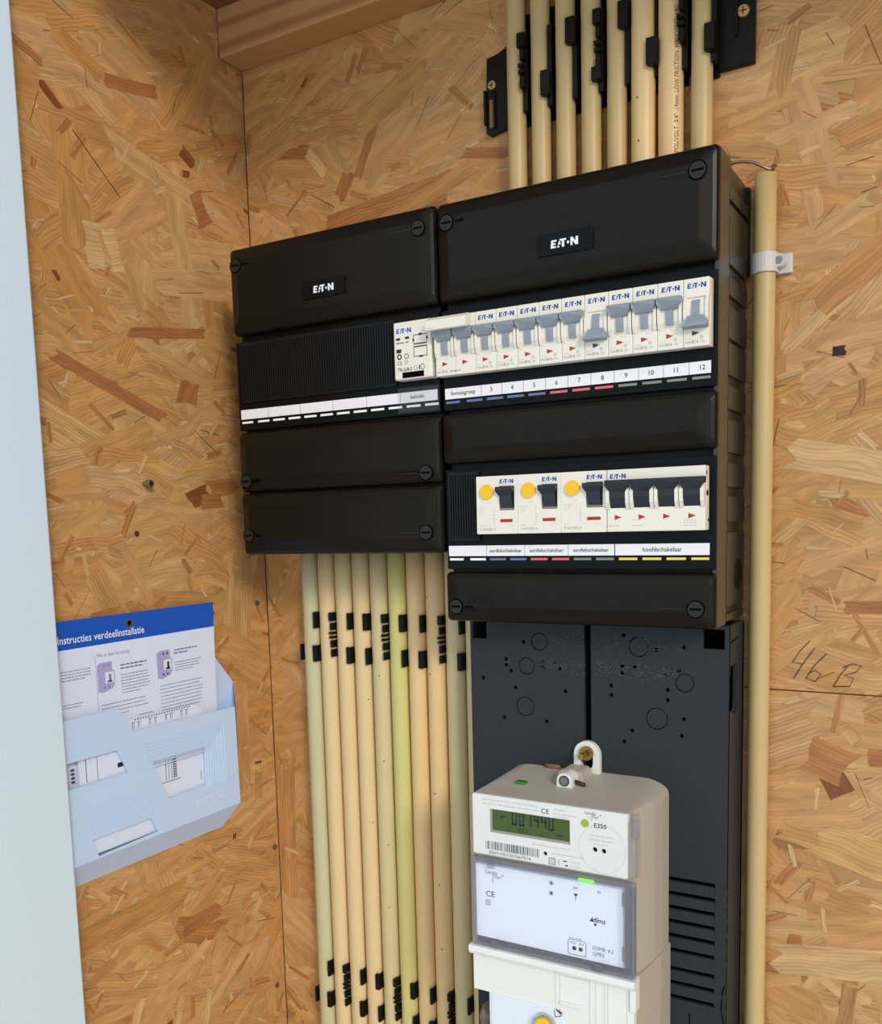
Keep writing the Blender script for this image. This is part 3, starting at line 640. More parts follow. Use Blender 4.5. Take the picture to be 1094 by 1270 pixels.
for i in range(8):
    y = -(UR[i]+3.6)
    extra = ', with black printed lettering' if i == 6 else ''
    T = conduit(UX[i], y, UR[i], 322, CEI-46, UM[i], ('%s of the eight conduits entering the top of the taller box%s' % (ORD[i] if i < 7 else 'rightmost', extra)), 'conduits above the boxes',
                specks=((( -2, 404), (-1, 372)) if i == 5 else ()), wob=0.0)
    if i == 6:
        V, F = text_polys('POLIVOLT  3/4"  19mm  LOW FRICTION  HALOGEEN VRIJ', 5.2, sx=.8)
        bm = nb(); vs = []; r = UR[i]+.12
        for u, v in V:
            a = math.radians(52)-v/r; vs.append(bm.verts.new((UX[i]+r*math.sin(a), y-r*math.cos(a), 358+u)))
        for f in F:
            try: bm.faces.new([vs[k] for k in f])
            except ValueError: pass
        T.part('lettering', bm, mat('brown_black_print', rgb(60, 44, 28), .6))
LM = [CG, CM, CM, CM, CK, CY, CP, CP, CK, CK]
SPK = {4: ((2, -65), (4, -150), (5, -235), (4, -300)), 7: ((-5, 12), (-3, -60), (-1, -175), (1, -265), (2, -330)), 3: ((7, -90), (7, -215))}
for i in range(10):
    x = 13.2+20.95*i
    conduit(x, -14, 9.5, -520, 70, LM[i], '%s of the ten conduits running down below the shorter box%s' % (ORD[i] if i < 9 else 'rightmost', ', yellow-green' if i == 5 else ', greenish grey' if i == 0 else ''), 'conduits below the boxes', specks=SPK.get(i, ()))
# clips below
def clip_part(bm, x0, x1, z0, z1, y0=-25.5, y1=-3): box(bm, x0, x1, y0, y1, z0, z1, .5, 1)
PAT = ['nw', 'L', 'nw', 'wn', 'L', 'wn', 'nw', 'L', 'nw', 'wn']
def clip_row(zt, zb, rowname):
    # zt: top of the upper tabs, zb: top of the lower tabs
    for i in range(10):
        xc = 13.2+20.95*i; xg = xc+10.5
        T = Thing('conduit_clip', 'black plastic clip holding the %s conduit in the %s clip row below the boxes' % (ORD[i] if i < 9 else 'rightmost', rowname), 'conduit clip', (xc, 0, zb-17), '%s clip row below the boxes' % rowname)
        T.part('base', box(nb(), xc-10, xc+10, -3.4, 0, zb-18, zt+1, .5, 1), BLACK)
        pt = PAT[i]
        def arm(z1, wide):
            bm = nb(); w = 4.6 if wide else 2.6
            box(bm, xg-.6, xg+.6, -22, -3, z1-16.5, z1, .3, 1); box(bm, xg+.6-w, xg+.6, -25, -21.5, z1-16.5, z1, .4, 1); T.part('arm', bm, BLACK)
        if pt == 'L':
            bm = nb(); box(bm, xg-.6, xg+.4, -14, -3, zb-16, zt, .3, 1)
            zz = zt
            for k, (h, w) in enumerate(((8.5, 3.8), (7, 2.6), (2.2, 4.4), (2.2, 4.0), (7, 2.6), (7.5, 2.4))):
                box(bm, xg+.6-w, xg+.6, -25, -13, zz-h, zz, .3, 1); zz -= h+2.0
            T.part('toothed_arm', bm, BLACK)
        else:
            arm(zt, pt[0] == 'w'); arm(zb, pt[1] == 'w')
        if i == 0:
            bm = nb(); box(bm, xc-12.0, xc-9.6, -22, -3, zb-16.5, zb, .4, 1); T.part('arm', bm, BLACK)
clip_row(-4.6, -38.4, 'upper'); clip_row(-373.4, -408, 'lower')
# clips above
PU = ['L', 'd', 'u', 'Ld', 'u', 'd', 'L', 'd']
for i in range(8):
    xc = UX[i]; nx = UX[i+1] if i < 7 else xc+22; xg = xc+UR[i]+.6
    T = Thing('conduit_clip', 'black plastic clip holding the %s conduit above the taller box' % (ORD[i] if i < 7 else 'rightmost'), 'conduit clip', (xc, 0, 412), 'clips above the boxes')
    T.part('base', box(nb(), xc-11, xc+10.9, -3.4, 0, 412, 500, .5, 1), BLACK)
    g = nb(); zlo, zhi = 418, 480
    box(g, xg-.4, min(xg+3.4, nx-UR[min(i+1, 7)]-.3), -17, -3, zlo, zhi, .4, 1)
    T.part('web', g, BLACK)
    k = PU[i]; yf = -2*UR[i]-5.0
    if 'u' in k: T.part('arm', box(nb(), xg-4.6, xg+3.4, yf-1.5, -14, 458.5, 478, .4, 1), BLACK)
    if 'd' in k: T.part('arm', box(nb(), xg-4.6, xg+3.2, yf-1.5, -14, 424.8 if k == 'd' else 425.2, 443.8 if k == 'd' else 435.6, .4, 1), BLACK)
    if 'L' in k:
        bm = nb(); zz = 478
        for h, w in ((11, 5.2), (8, 2.6), (3, 4.4), (3, 4.2), (9, 2.8)):
            box(bm, xg+1.6-w, xg+2.6, yf-1.0, -12, zz-h, zz, .3, 1); zz -= h+2.2
        T.part('toothed_arm', bm, BLACK)
def cross_screw(T, x, y, z, r=4.6):
    bm = cyl(nb(), (x, y-1.4, z), 'y', r*.75, 1.4, 20, r2=r); s = T.part('screw', bm, ZINC)
    g = nb(); box(g, x-r*.55, x+r*.55, y-1.5, y-1.2, z-.5, z+.5); box(g, x-.5, x+.5, y-1.5, y-1.2, z-r*.55, z+r*.55); T.part('cross_recess', g, SHEATH, s)
T = Thing('clip_end_bracket', 'black clip end bracket with brass-coloured screw and slot, left of the upper conduits', 'bracket', (236, 0, 412))
bm = nb(); prism(bm, [(218, 424), (218, 413.5), (222, 411), (240, 414.5), (240, 481), (236.5, 478), (228, 475), (219.5, 474)], -5, 0, 'y')
box(bm, 217, 219, -8, -1, 420, 448, .3, 1); box(bm, 226, 227.6, -8, -4, 416, 446, .3, 1); T.part('plate', bm, BLACK)
T.part('slot', box(nb(), 221.6, 225.2, -5.3, -4.8, 417.5, 440), mat('slot_wood', rgb(150, 100, 50), .7))
cross_screw(T, 224.2, -5, 451.5, 4.4)
T = Thing('clip_end_bracket', 'black clip end bracket with brass-coloured screw, right of the upper conduits', 'bracket', (431, 0, 412))
bm = nb(); box(bm, 416, 442.5, -5.5, 0, 415, 500, .5, 1); box(bm, 428, 430.5, -8, -5, 436, 500, .3, 1); T.part('plate', bm, BLACK)
cross_screw(T, 434, -5.5, 452.5, 5.2)

# earth conduit on the right with its clamp and wire
T = conduit(453.0, -11, 8, -520, 331.4, CT, 'single tan conduit with open top, right of the taller box', None, xt=453)
T.o['label'] = 'single tan conduit with open top standing right of the taller box'
T = Thing('pipe_clamp', 'white nylon clamp with a screw around the single conduit right of the box', 'pipe clamp', (453, 0, 262))
bm = nb(); prof = []
for k in range(13):
    a = PI*k/12; prof.append((453-9.6*math.cos(a), -11-9.6*math.sin(a)))
outer = [(443.4, 0)]+prof+[(462.6, -5), (470, -5), (471.5, -3), (471.5, 0)]
prism(bm, outer, 260.5, 274.5, 'z'); T.part('band', bm, NYLON)
b2 = nb(); cyl(b2, (463.8, -14, 268.4), 'y', 4.8, 14, 20); T.part('screw_boss', b2, NYLON)
b3 = cyl(nb(), (463.8, -15, 268.4), 'y', 2.6, 1.5, 16); T.part('screw', b3, STEEL)
w = nb(); pts = [(418, -22, 337), (424, -22, 340), (430, -21, 341.3), (438, -20, 341), (446, -19, 339), (452, -17, 335.6), (456, -15, 333.2), (459, -13, 334.6), (460, -11, 336.5), (458.6, -11, 337), (457, -11, 333), (454.5, -11, 322)]
T = Thing('earth_wire', 'thin bent wire looping from the box top into the single conduit', 'wire', (440, -20, 322))
T.part('bare_wire', tube(nb(), pts[:10], 1.15, 8), COPPER); T.part('sheath', tube(nb(), pts[9:], 1.5, 8), SHEATH)

# ================================================================== METER BOARD
YB = -58.0
bx0, bx1, bz0, bz1 = 220.0, 441.0, -480.0, -1.0
cut_holes = []
small = [(270.9, -20.2), (253.9, -35.5), (254.1, -40.4), (258.6, -45.4), (231.8, -53.2), (262.6, -59.5), (288.3, -35.8), (288.2, -40.7), (298.5, -35.8), (303.3, -40.8), (308.3, -59.8), (251.5, -86.2), (291.1, -86.6),
         (358.5, -11.3), (385.1, -21.5), (406.7, -18.7), (357.4, -36.3), (367.6, -36.4), (357.4, -41.3), (402.6, -36.6), (392.3, -41.5), (347.9, -52.2), (348, -60), (394.1, -52.6), (394.1, -60.7), (406.9, -74.9), (365.4, -87.5), (358.7, -97), (405.4, -88.2)]
rings = [(285.3, -19.2, 7.6), (273.5, -40.3, 7.4), (271.6, -75.2, 8.4), (370.8, -19.8, 8.2), (407.4, -46.3, 7.4), (385.5, -76.2, 8.8)]
T = Thing('meter_board', 'charcoal plastic meter mounting board below the taller box', 'meter board', (330, 0, bz0))
def board_half(x0, x1):
    holes = [circle(x, z, 1.75, 12) for x, z in small if x0 < x < x1]
    for x, z, r in rings:
        if x0 < x < x1:
            holes.append([(x+r*math.cos(a), z+r*math.sin(a)) for a in [2*PI*k/28 for k in range(28)]])
    if x0 < 230: holes.append([(221.5, -4), (236, -4), (236, -18.8), (221.5, -18.8)])
    else: 
        holes.append([(421.4, -4), (437.8, -4), (437.8, -19), (421.4, -19)])
        for z in (-204.8, -216.6, -228.2, -239.8, -251.6, -263.8, -279.4, -291.2, -303.2): holes.append([(345, z-1.7), (432, z-1.7), (432, z+1.7), (345, z+1.7)])
        holes.append([(412, -330), (413, -330), (413, -314), (412, -314)])
    bm = nb(); plate(bm, [(x0, bz0), (x1, bz0), (x1, bz1), (x0, bz1)], holes, YB+3, YB); return bm
bl = T.part('left_panel', board_half(bx0, 325.2), BOARD); br = T.part('right_panel', board_half(330.9, bx1), BOARD)
for x, z, r in rings: T.part('knockout', cyl(nb(), (x, YB+.25, z), 'y', r-.75, 2.5, 28), BOARD, bl if x < 328 else br)
bm = nb(); box(bm, 222, 439, -12, -0.5, bz0, bz1-2); box(bm, 323, 333, YB+4, -12, bz0, bz1); T.part('back_plate', bm, VOID)
# side walls of the board
bm = nb(); plate(bm, [(YB+.2, bz0), (-14, bz0), (-14, bz1), (YB+.2, bz1)], [[(-53, -32), (-33, -32), (-31, -40), (-31, -64), (-36, -72.5), (-55, -66), (-56, -50)], [(-57, -15.4), (-27, -12.6), (-27, -11), (-57, -13.4)]], 437.5, 441, 'x')
T.part('right_side', bm, BOARD); T.part('left_side', box(nb(), 220, 222.5, YB+.2, -14, bz0, bz1), BOARD)
bm = nb()
for z in (-204.8, -216.6, -228.2, -239.8, -251.6, -263.8, -279.4, -291.2, -303.2): box(bm, 432, 441.2, YB-.5, YB+1, z-6.6, z-1.0, .3, 1)
T.part('louvre_ends', bm, BOARD, br)
bm = nb(); tube(bm, [(441, YB-.2, -282), (438.5, YB-.2, -290), (437.5, YB-.2, -305), (439.5, YB-.2, -316), (439.8, YB-.2, -330)], .5, 6); T.part('breakout_line', bm, VOID, br)
# residue of adhesive tape
rs = nb(); rr = random.Random(5)
for (xa, xb, zc, hh, n) in ((292, 405, -17, 9, 260), (284, 402, -38, 7, 330), (345, 380, -46, 5, 30)):
    for k in range(n):
        x = rr.uniform(xa, xb); z = zc+rr.gauss(0, hh/2.6)-(x-xa)*0.012
        if 324 < x < 333.5: continue
        flat(rs, [(0, 0), (rr.uniform(.4, 2.6), rr.uniform(-.2, .2)), (rr.uniform(.4, 2.4), rr.uniform(.3, 1)), (0, rr.uniform(.3, .8))], lambda u, v: (x+u, YB-.04, z+v))
T.part('adhesive_residue', rs, mat('adhesive_residue', rgb(66, 68, 70), .8), kind='stuff')

# ================================================================== METER
T = Thing('electricity_meter', 'white electricity meter with green display hanging on the charcoal board', 'electricity meter', (327, YB, -420))
def hood(y, xa, xb, zt, la, lz, ra, rz_):     # outline of the meter body at one depth, with rounded shoulders
    P = [(xa, y, -262)]
    for k in range(7): t = PI-PI/2*k/6; P.append((xa+la+la*math.cos(t), y, zt-lz+lz*math.sin(t)))
    for k in range(7): t = PI/2-PI/2*k/6; P.append((xb-ra+ra*math.cos(t), y, zt-rz_+rz_*math.sin(t)))
    return P+[(xb, y, -262)]
bm = loft(nb(), [hood(YB, 261.6, 395.4, -124.8, 15, 6, 22, 11), hood(-72, 261.2, 395.6, -126.0, 13, 5.4, 22, 10), hood(-92, 260.8, 394.6, -128.2, 9, 3.5, 16, 6), hood(-112, 260.5, 391.8, -130.2, 4, 1.6, 8, 2.4), hood(-131.5, 260.4, 388.6, -131.5, 1.2, .5, 2, .6)], cap0=True)
body = T.part('body', bm, METB)
bm = nb(); prism(bm, [(276, YB), (276, -128), (392.5, -130), (397.2, -84), (397.2, YB)], -430, -258, 'z', .8); T.part('terminal_block', bm, METB)
FY = -134.0
outer = [(260.3, -180.1), (387.9, -180.1), (387.9, -131.5), (260.3, -131.5)]
outer = rrect(260.3, 387.9, -180.1, -131.5, 1.5)
bm = plate(nb(), outer, [[(275.4, -161.3), (343, -161.3), (343, -142.2), (275.4, -142.2)], circle(355.1, -142.6, 3.0, 20), circle(322.5, -171.4, 1.7, 14), circle(362.7, -161.8, 1.9, 14), circle(369.6, -162, 1.9, 14)], -131, FY)
fp = T.part('face_plate', bm, METW)
T.part('hole_backing', box(nb(), 318, 374, -132.2, -131.6, -175, -158), VOID, fp)
fr = nb(); plate(fr, [(275.4, -161.3), (343, -161.3), (343, -142.2), (275.4, -142.2)], [[(277.2, -159.4), (342.2, -159.4), (342.2, -142.8), (277.2, -142.8)]], -131.4, FY+.7)
dsp = T.part('display', box(nb(), 275.4, 343, -132.6, -131.4, -161.3, -142.2), LCD); T.part('display_frame', fr, mat('grey_bezel', rgb(150, 148, 140), .4), dsp)
SEG = {'0': 'abcdef', '7': 'abc', '9': 'abcfg', '1': 'bc'}
dg = nb()
for i, ch in enumerate('007990'):
    x = 294+6.2*i; wd, hh, t = 4.4, 5.4, 1.25; z = -152.6
    S = {'a': (x, x+wd, z+2*hh-t/2, z+2*hh+t/2), 'd': (x, x+wd, z-t/2, z+t/2), 'g': (x, x+wd, z+hh-t/2, z+hh+t/2), 'b': (x+wd-t, x+wd, z+hh+.2, z+2*hh), 'c': (x+wd-t, x+wd, z, z+hh-.2), 'f': (x, x+t, z+hh+.2, z+2*hh), 'e': (x, x+t, z, z+hh-.2)}
    for s_ in SEG[ch]:
        a, c, d, e = S[s_]; e = min(e, -143.0)
        if e > d: flat(dg, [(a, d), (c, d), (c, e), (a, e)], fx(0, -132.7, 0))
for a, c, d, e in ((300, 300.6, -158.2, -154.8), (301.4, 302, -158.2, -154.8), (302.8, 304.2, -158.2, -157.8), (303, 303.5, -158.2, -154.8), (306.6, 307.2, -158.2, -154.6), (318, 320.2, -158.4, -157.6), (331, 336, -156.6, -155.4), (284, 285.8, -149.2, -148), (285.4, 288.4, -148.2, -147.2)): flat(dg, [(a, d), (c, d), (c, e), (a, e)], fx(0, -132.7, 0))
T.part('digits', dg, LCDI, dsp)
bc = nb(); x = 271.4; rr = random.Random(3)
while x < 317.6:
    wd = rr.choice((.35, .35, .7, 1.0)); flat(bc, [(x, -175.4), (x+wd, -175.4), (x+wd, -168.7), (x, -168.7)], fx(0, FY-.05, 0)); x += wd+rr.choice((.35, .5, .8))
T.part('barcode', bc, mat('barcode_ink', rgb(80, 80, 92), .6), fp)
p = nb(); text(p, 'E0031003207067016', 3.5, fx(274.3, FY-.05, -178.9), sx=1.22); text(p, 'CE', 5.4, fx(319.4, FY-.05, -139.9), sx=1.05, bold=.03)
text(p, 'Landis', 3.4, fx(355.0, FY-.05, -135.6)); text(p, 'Gyr', 3.4, fx(360.8, FY-.05, -138.0)); text(p, '+', 3.6, fx(366, FY-.05, -136.4)); box(p, 360.2, 360.5, FY-.05, FY, -140.4, -135.8)
text(p, 'E350', 5.0, fx(361.9, FY-.05, -145.0), bold=.07)
plate(p, rrect(325.4, 330.9, -179, -173.8, .3), [rrect(325.9, 330.4, -178.5, -174.3, .3)], FY, FY-.05); plate(p, rrect(327, 329.4, -177.6, -175.2, .2), [rrect(327.3, 329.1, -177.3, -175.5, .2)], FY, FY-.05)
box(p, 333.6, 333.9, FY-.05, FY, -179, -174); flat(p, [(338, -175.6), (341, -174.8), (338, -174)], fx(0, FY-.05, 0)); flat(p, [(341, -178.8), (338, -178), (341, -177.2)], fx(0, FY-.05, 0)); box(p, 336.4, 338, FY-.05, FY, -175, -174.7)
T.part('lettering', p, INK, fp)
p = nb(); scribble(p, 47, 1.8, fx(269, FY-.05, -135.6), RND); scribble(p, 48, 1.8, fx(269.4, FY-.05, -139), RND); scribble(p, 10, 1.8, fx(330, FY-.05, -136.2), RND); scribble(p, 20, 1.6, fx(329, FY-.05, -139.4), RND); scribble(p, 12, 1.6, fx(330, FY-.05, -141.6), RND)
scribble(p, 30, 1.8, fx(312, FY-.05, -165.8), RND, words=(1.2, 1.4)); scribble(p, 26, 1.5, fx(328, FY-.05, -170.6), RND); scribble(p, 8, 1.5, fx(343, FY-.05, -175), RND); scribble(p, 8, 1.5, fx(343, FY-.05, -178.4), RND)
scribble(p, 19, 1.7, fx(358, FY-.05, -151.6), RND); scribble(p, 19, 1.7, fx(358, FY-.05, -155.0), RND); scribble(p, 12, 1.7, fx(361.6, FY-.05, -158), RND)
plate(p, circle(368.2, -160.8, 18.4, 48), [circle(368.2, -160.8, 18.0, 48)], FY, FY-.05)
T.part('faint_print', p, LINK, fp, kind='stuff')
T.part('signal_lens', cyl(nb(), (355.1, -134.6, -142.6), 'y', 2.9, 2.6, 20), LEDY, fp)
# lower card under the clear cover
cd = [(260.8, -249.6), (384.8, -249.9), (384.8, -245), (382.6, -245), (382.6, -233.5), (384.8, -233.5), (384.8, -203), (382.6, -203), (382.6, -191.5), (384.8, -191.5), (384.8, -187.8), (260.8, -187.8)]
card = T.part('printed_card', prism(nb(), cd, -132.4, -131.5), CARDW); KY = -132.45
p = nb(); text(p, 'Landis', 4.4, fx(269.4, KY, -196.4)); text(p, 'Gyr', 4.4, fx(277, KY, -199.2)); text(p, '+', 4.6, fx(283.6, KY, -197.8)); box(p, 275.9, 276.3, KY, KY+.04, -203.6, -196.2)
text(p, 'CE', 6.4, fx(269.6, KY, -215.2), sx=1.05, bold=.05); plate(p, rrect(269.5, 273.6, -222.4, -218.2, .2), [rrect(269.9, 273.2, -222, -218.6, .2)], KY+.04, KY); plate(p, rrect(270.6, 272.5, -221.3, -219.3, .2), [rrect(270.9, 272.2, -221, -219.6, .2)], KY+.04, KY)
text(p, 'dlms', 5.6, fx(359.4, KY, -218.9), shear=.2, bold=.1); flat(p, [(357.3, -218.6), (360, -218.8), (360, -214.8)], fx(0, KY, 0)); flat(p, [(361, -221.5), (363, -221.5), (363, -219.8), (361, -219.8)], fx(0, KY, 0))
text(p, 'DSMR 4.2', 4.1, fx(359.7, KY, -240.6), sx=1.0); text(p, 'GPRS', 4.1, fx(359.7, KY, -245.0))
plate(p, rrect(339.7, 354.6, -248.2, -236.0, 2), [rrect(340.1, 354.2, -247.8, -236.4, 1.8)], KY+.04, KY); text(p, 'STD', 2.9, fx(341.2, KY, -239.6)); text(p, 'AU', 2.9, fx(348.6, KY, -239.6)); text(p, 'service mode', 1.9, fx(340.6, KY, -235.4))
for cx_, cz_ in ((326.5, -194.6), (326.3, -202.6)):
    for k in range(4):
        a = k*PI/4; flat(p, [(cx_-2.2*math.cos(a)-.2*math.sin(a), cz_-2.2*math.sin(a)+.2*math.cos(a)), (cx_+2.2*math.cos(a)-.2*math.sin(a), cz_+2.2*math.sin(a)+.2*math.cos(a)), (cx_+2.2*math.cos(a)+.2*math.sin(a), cz_+2.2*math.sin(a)-.2*math.cos(a)), (cx_-2.2*math.cos(a)+.2*math.sin(a), cz_-2.2*math.sin(a)-.2*math.cos(a))], fx(0, KY-.01*k, 0))
flat(p, circle(326.6, -202.6, 1.0, 10), fx(0, KY-.04, 0)); text(p, 'JW', 3, fx(344.4, KY, -196)); box(p, 346.2, 346.7, KY, KY+.04, -204.4, -199.8); flat(p, [(344.6, -199.4), (348.4, -199.4), (346.5, -202)], fx(0, KY, 0)); text(p, 'FF', 3, fx(363.8, KY, -196))
T.part('lettering', p, INK, card)
h = nb()
for x in (344.9, 350.1): cyl(h, (x, KY-.1, -242.8), 'y', 1.7, .2, 14)
T.part('service_button', h, mat('service_dot', rgb(44, 66, 24), .4), card)
T.part('indicator_light', box(nb(), 348.8, 361.2, -133.4, -132, -188.8, -186.4, .5, 1), LEDG, card)
# clear covers
bm = nb(); plate(bm, rrect(258.8, 393.8, -255, -182.2, 1.5), [rrect(261.4, 385.2, -250.2, -187.2, 1)], -131.5, -137.2); T.part('clear_cover_frame', bm, CLRE)
T.part('clear_cover', box(nb(), 260, 392, -137.8, -137.2, -254, -183.2), CLR)
T.part('clear_side_latch', box(nb(), 388.4, 393.6, -135, -122, -181, -137, .8, 1), CLRL); T.part('clear_side_latch', box(nb(), 257.4, 260.2, -135, -128, -181, -133, .6, 1), CLRL)
T.part('latch_bead', cyl(nb(), (392.2, -130, -150), 'z', 3.2, 18, 14), CLRL); T.part('clear_edge', box(nb(), 391.6, 393.2, -138, -131, -253, -186, .4, 1), CLRE)
for x, z in ((276, -254.4), (363, -254.4), (274, -189.4)): T.part('cover_tab', box(nb(), x, x+6.5, -138.6, -137.4, z, z+5.4, .3, 1), CLRE)
# terminal cover
TY = -134.5
TCV = mat('terminal_cover_plastic', rgb(232, 229, 220), .45)
pts = [(258.4, -262), (392.6, -262), (392.6, -430), (272.2, -430), (272.2, -294.6), (258.4, -294.6)]
bm = nb(); prism(bm, pts, TY, -128); tc_ = T.part('terminal_cover', bm, TCV)
bm = nb(); prism(bm, [(-128, -263), (-138.4, -263), (-139.4, -260.5), (-139, -256), (-128, -255.6)], 256.6, 394.6, 'x'); box(bm, 389.8, 394.4, -136.5, -127, -281, -262, .4, 1); T.part('cover_lip', bm, TCV, tc_)
bm = nb()
for x, w_ in ((330, 2.0), (334, .8), (358.2, 1.4), (363, .8), (370, .8), (372.6, 1.2), (387.6, 1.2)): box(bm, x, x+w_, TY-.7, TY, -430, -264, .2, 1)
box(bm, 334, 351, TY-2.4, TY, -288.6, -286.6, .3, 1); box(bm, 334, 358, TY-.6, TY, -266.6, -265.4); T.part('moulded_ribs', bm, TCV, tc_)
bm = nb(); prism(bm, [(274.6, -430), (334, -430), (334, -318), (338, -306), (331, -294.2), (274.6, -294.2)], TY-1.0, TY-.05); T.part('seal_plate', bm, mat('seal_plate_white', rgb(226, 229, 232), .45), tc_)
bm = nb(); cyl(bm, (321, TY-7, -308.5), 'y', 6.2, 6, 24, r2=7); sc = T.part('yellow_screw_cap', bm, YEL, tc_)
bm = nb(); plate(bm, circle(321, -308.5, 9.6, 28), [circle(321, -308.5, 7.2, 28)], TY-1, TY-6); T.part('clear_screw_ring', bm, CLRL, tc_)
bm = nb(); flat(bm, [(330.4, -293.4), (336, -296), (335, -297.4), (331, -295.2)], fx(0, TY-1.2, 0)); tube(bm, [(330, TY-1.2, -300.5), (336, TY-1.2, -298)], .25, 6); tube(bm, [(330, TY-1.2, -300.5), (329, TY-1.2, -295)], .25, 6); T.part('seal_mark', bm, INK, tc_)
# hanging lug with brass screw, sealing screw and seals
ar = [(317.4, -131.6), (339.8, -131.6), (339.8, -110)]+[(328.6+11.2*math.cos(a), -110+11.2*math.sin(a)) for a in [PI*k/14 for k in range(1, 14)]]+[(317.4, -110)]
hole = [(334, -108)]+[(328.6+5.4*math.cos(a), -108+5.4*math.sin(a)) for a in [PI*k/10 for k in range(1, 10)]]+[(323.2, -108)]+[(328.6+5.4*math.cos(a), -117+5.4*math.sin(a)) for a in [PI+PI*k/10 for k in range(0, 11)]]
T.part('hanging_lug', plate(nb(), ar, [hole], YB-.5, YB-5), METW)
T.part('seal_post_block', prism(nb(), [(312.5, -131.6), (334.5, -131.6), (333.5, -121), (330, -118.6), (316, -118.6), (312.5, -121)], -85, -64, 'y', .6), METB)
PX, PZ, PYF = 323.4, -123.9, -98.0
ar = [(PX-6.6, -131.6), (PX+6.6, -131.6), (PX+6.6, PZ)]+[(PX+6.6*math.cos(a), PZ+6.6*math.sin(a)) for a in [PI*k/10 for k in range(1, 10)]]+[(PX-6.6, PZ)]
sp_ = T.part('seal_post', prism(nb(), ar, PYF, -84, 'y', .3), METW)
T.part('seal_screw', plate(nb(), circle(PX, PZ+.2, 4.3, 22), [circle(PX, PZ+.2, 3.5, 22)], PYF, PYF-.5), VOID, sp_); T.part('seal_screw_head', cyl(nb(), (PX, PYF-.8, PZ+.2), 'y', 3.5, 1.0, 20), STEEL, sp_)
T.part('brown_seal_wire', tube(nb(), [(PX+6.0, -91, -125), (PX+15.5, -94, -126)], 1.7, 10), mat('dark_brown_plastic', rgb(60, 32, 26), .5), sp_); T.part('brown_seal_wire', tube(nb(), [(PX-9, -91, -125), (PX-6.0, -91, -125)], 1.9, 10), MATS['dark_brown_plastic'], sp_)
bs = Thing('brass_hanging_screw', 'brass screw with washer holding the meter lug to the charcoal board', 'screw', (328.6, YB-5, -109))
bs.part('washer', cyl(nb(), (328.6, YB-7, -108.6), 'y', 6.0, 2, 24), BRASS); bs.part('threaded_stud', cyl(nb(), (328.6, YB-19, -108.6), 'y', 2.4, 13, 14), BRASS)
single('cable_stub', tube(nb(), [(291.5, -61.5, -123.2), (304.5, -61.5, -123.6)], 2.0, 12), mat('brown_tube', rgb(132, 84, 60), .5), 'short brown tube lying on the back of the meter top', 'tube', (297, -61, -126))
single('seal_plug', box(nb(), 283, 291.6, -104, -97.5, -130.4, -127.2, .6), GRNP, 'small green plastic plug on top of the meter', 'plug', (287, -100, -130))
T = Thing('meter_cable', 'grey-brown cable entering the meter at its lower left cut-out', 'cable', (262, -70, -430))
T.part('sheath', tube(nb(), [(266, -122, -316), (261, -118, -326), (258, -110, -345), (256, -105, -430)], 6.5, 16), mat('cable_grey', rgb(120, 108, 98), .5))

# ================================================================== DOCUMENT HOLDER AND CARD ON THE LEFT WALL
XW = XL+0.7
T = Thing('document_holder', 'white plastic document holder with cool daylight painted into its colour, on the left wall', 'document holder', (XW, -200, -219))
bk = [(-86, -44.6), (-61, -74.4), (-61, -201), (-86, -219.3), (-340, -219.3), (-365, -201), (-365, -74.4), (-340, -44.6)]
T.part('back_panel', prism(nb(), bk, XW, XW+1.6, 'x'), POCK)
XF = -40.0
fo = [(-350, -71), (-220.4, -71.8), (-206.2, -94.4), (-77, -96.2), (-76, -195.4), (-350, -196)]
w1 = [(-330, -107.5), (-224.5, -107.5), (-214.4, -129.4), (-330, -130)]
w2 = [(-186.6, -127.2), (-121, -127.4), (-121.3, -164.6), (-170.9, -165.4)]
w3 = [(-257.1, -178.2), (-192.1, -177.6), (-184.7, -192.2), (-250.9, -194.2)]
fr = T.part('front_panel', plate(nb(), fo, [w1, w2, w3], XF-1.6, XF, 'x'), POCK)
bm = nb()
def quad(bm, P): bm.faces.new([bm.verts.new(p) for p in P])
XB = XW+1.4
for t in (0, -1.2):     # sloping sides joining front panel and back panel
    quad(bm, [(XF+t, -76, -96.2), (XF+t, -76, -195.4), (XB, -61+t, -201), (XB, -61+t, -74.4)])
    quad(bm, [(XF+t, -76, -195.4), (XF+t, -350, -196), (XB, -340, -219.3+abs(t)), (XB, -86, -219.3+abs(t))])
    quad(bm, [(XF+t, -76, -195.4), (XB, -86, -219.3+abs(t)), (XB, -61+t, -201)])
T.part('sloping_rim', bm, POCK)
bm = nb()
for k in range(8):
    y = -94.5-3.3*k; z = -108.5-3.3*k; yl = -196+0.5*k
    box(bm, XF-.2, XF+.55, yl, y, z-.45, z+.45); box(bm, XF-.2, XF+.55, y-.45, y+.45, -169+(k*.3), z)
for k in range(8): box(bm, XF-.2, XF+.55, -268+1.2*k, -196+1.2*k, -150.5-3.2*k, -149.6-3.2*k)
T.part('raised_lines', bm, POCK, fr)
bm = nb(); V, F = text_polys('RITTAL', 9.5, sx=1.35, shear=.25, bold=.1)
for dx in (0.0, 0.5):
    vs = [bm.verts.new((XF+.05+dx, -139+u, -182.5+v)) for u, v in V]
    for f in F:
        try: bm.faces.new([vs[i] for i in f])
        except ValueError: pass
T.part('embossed_lettering', bm, mat('pale_relief', rgb(214, 228, 246), .35), fr)
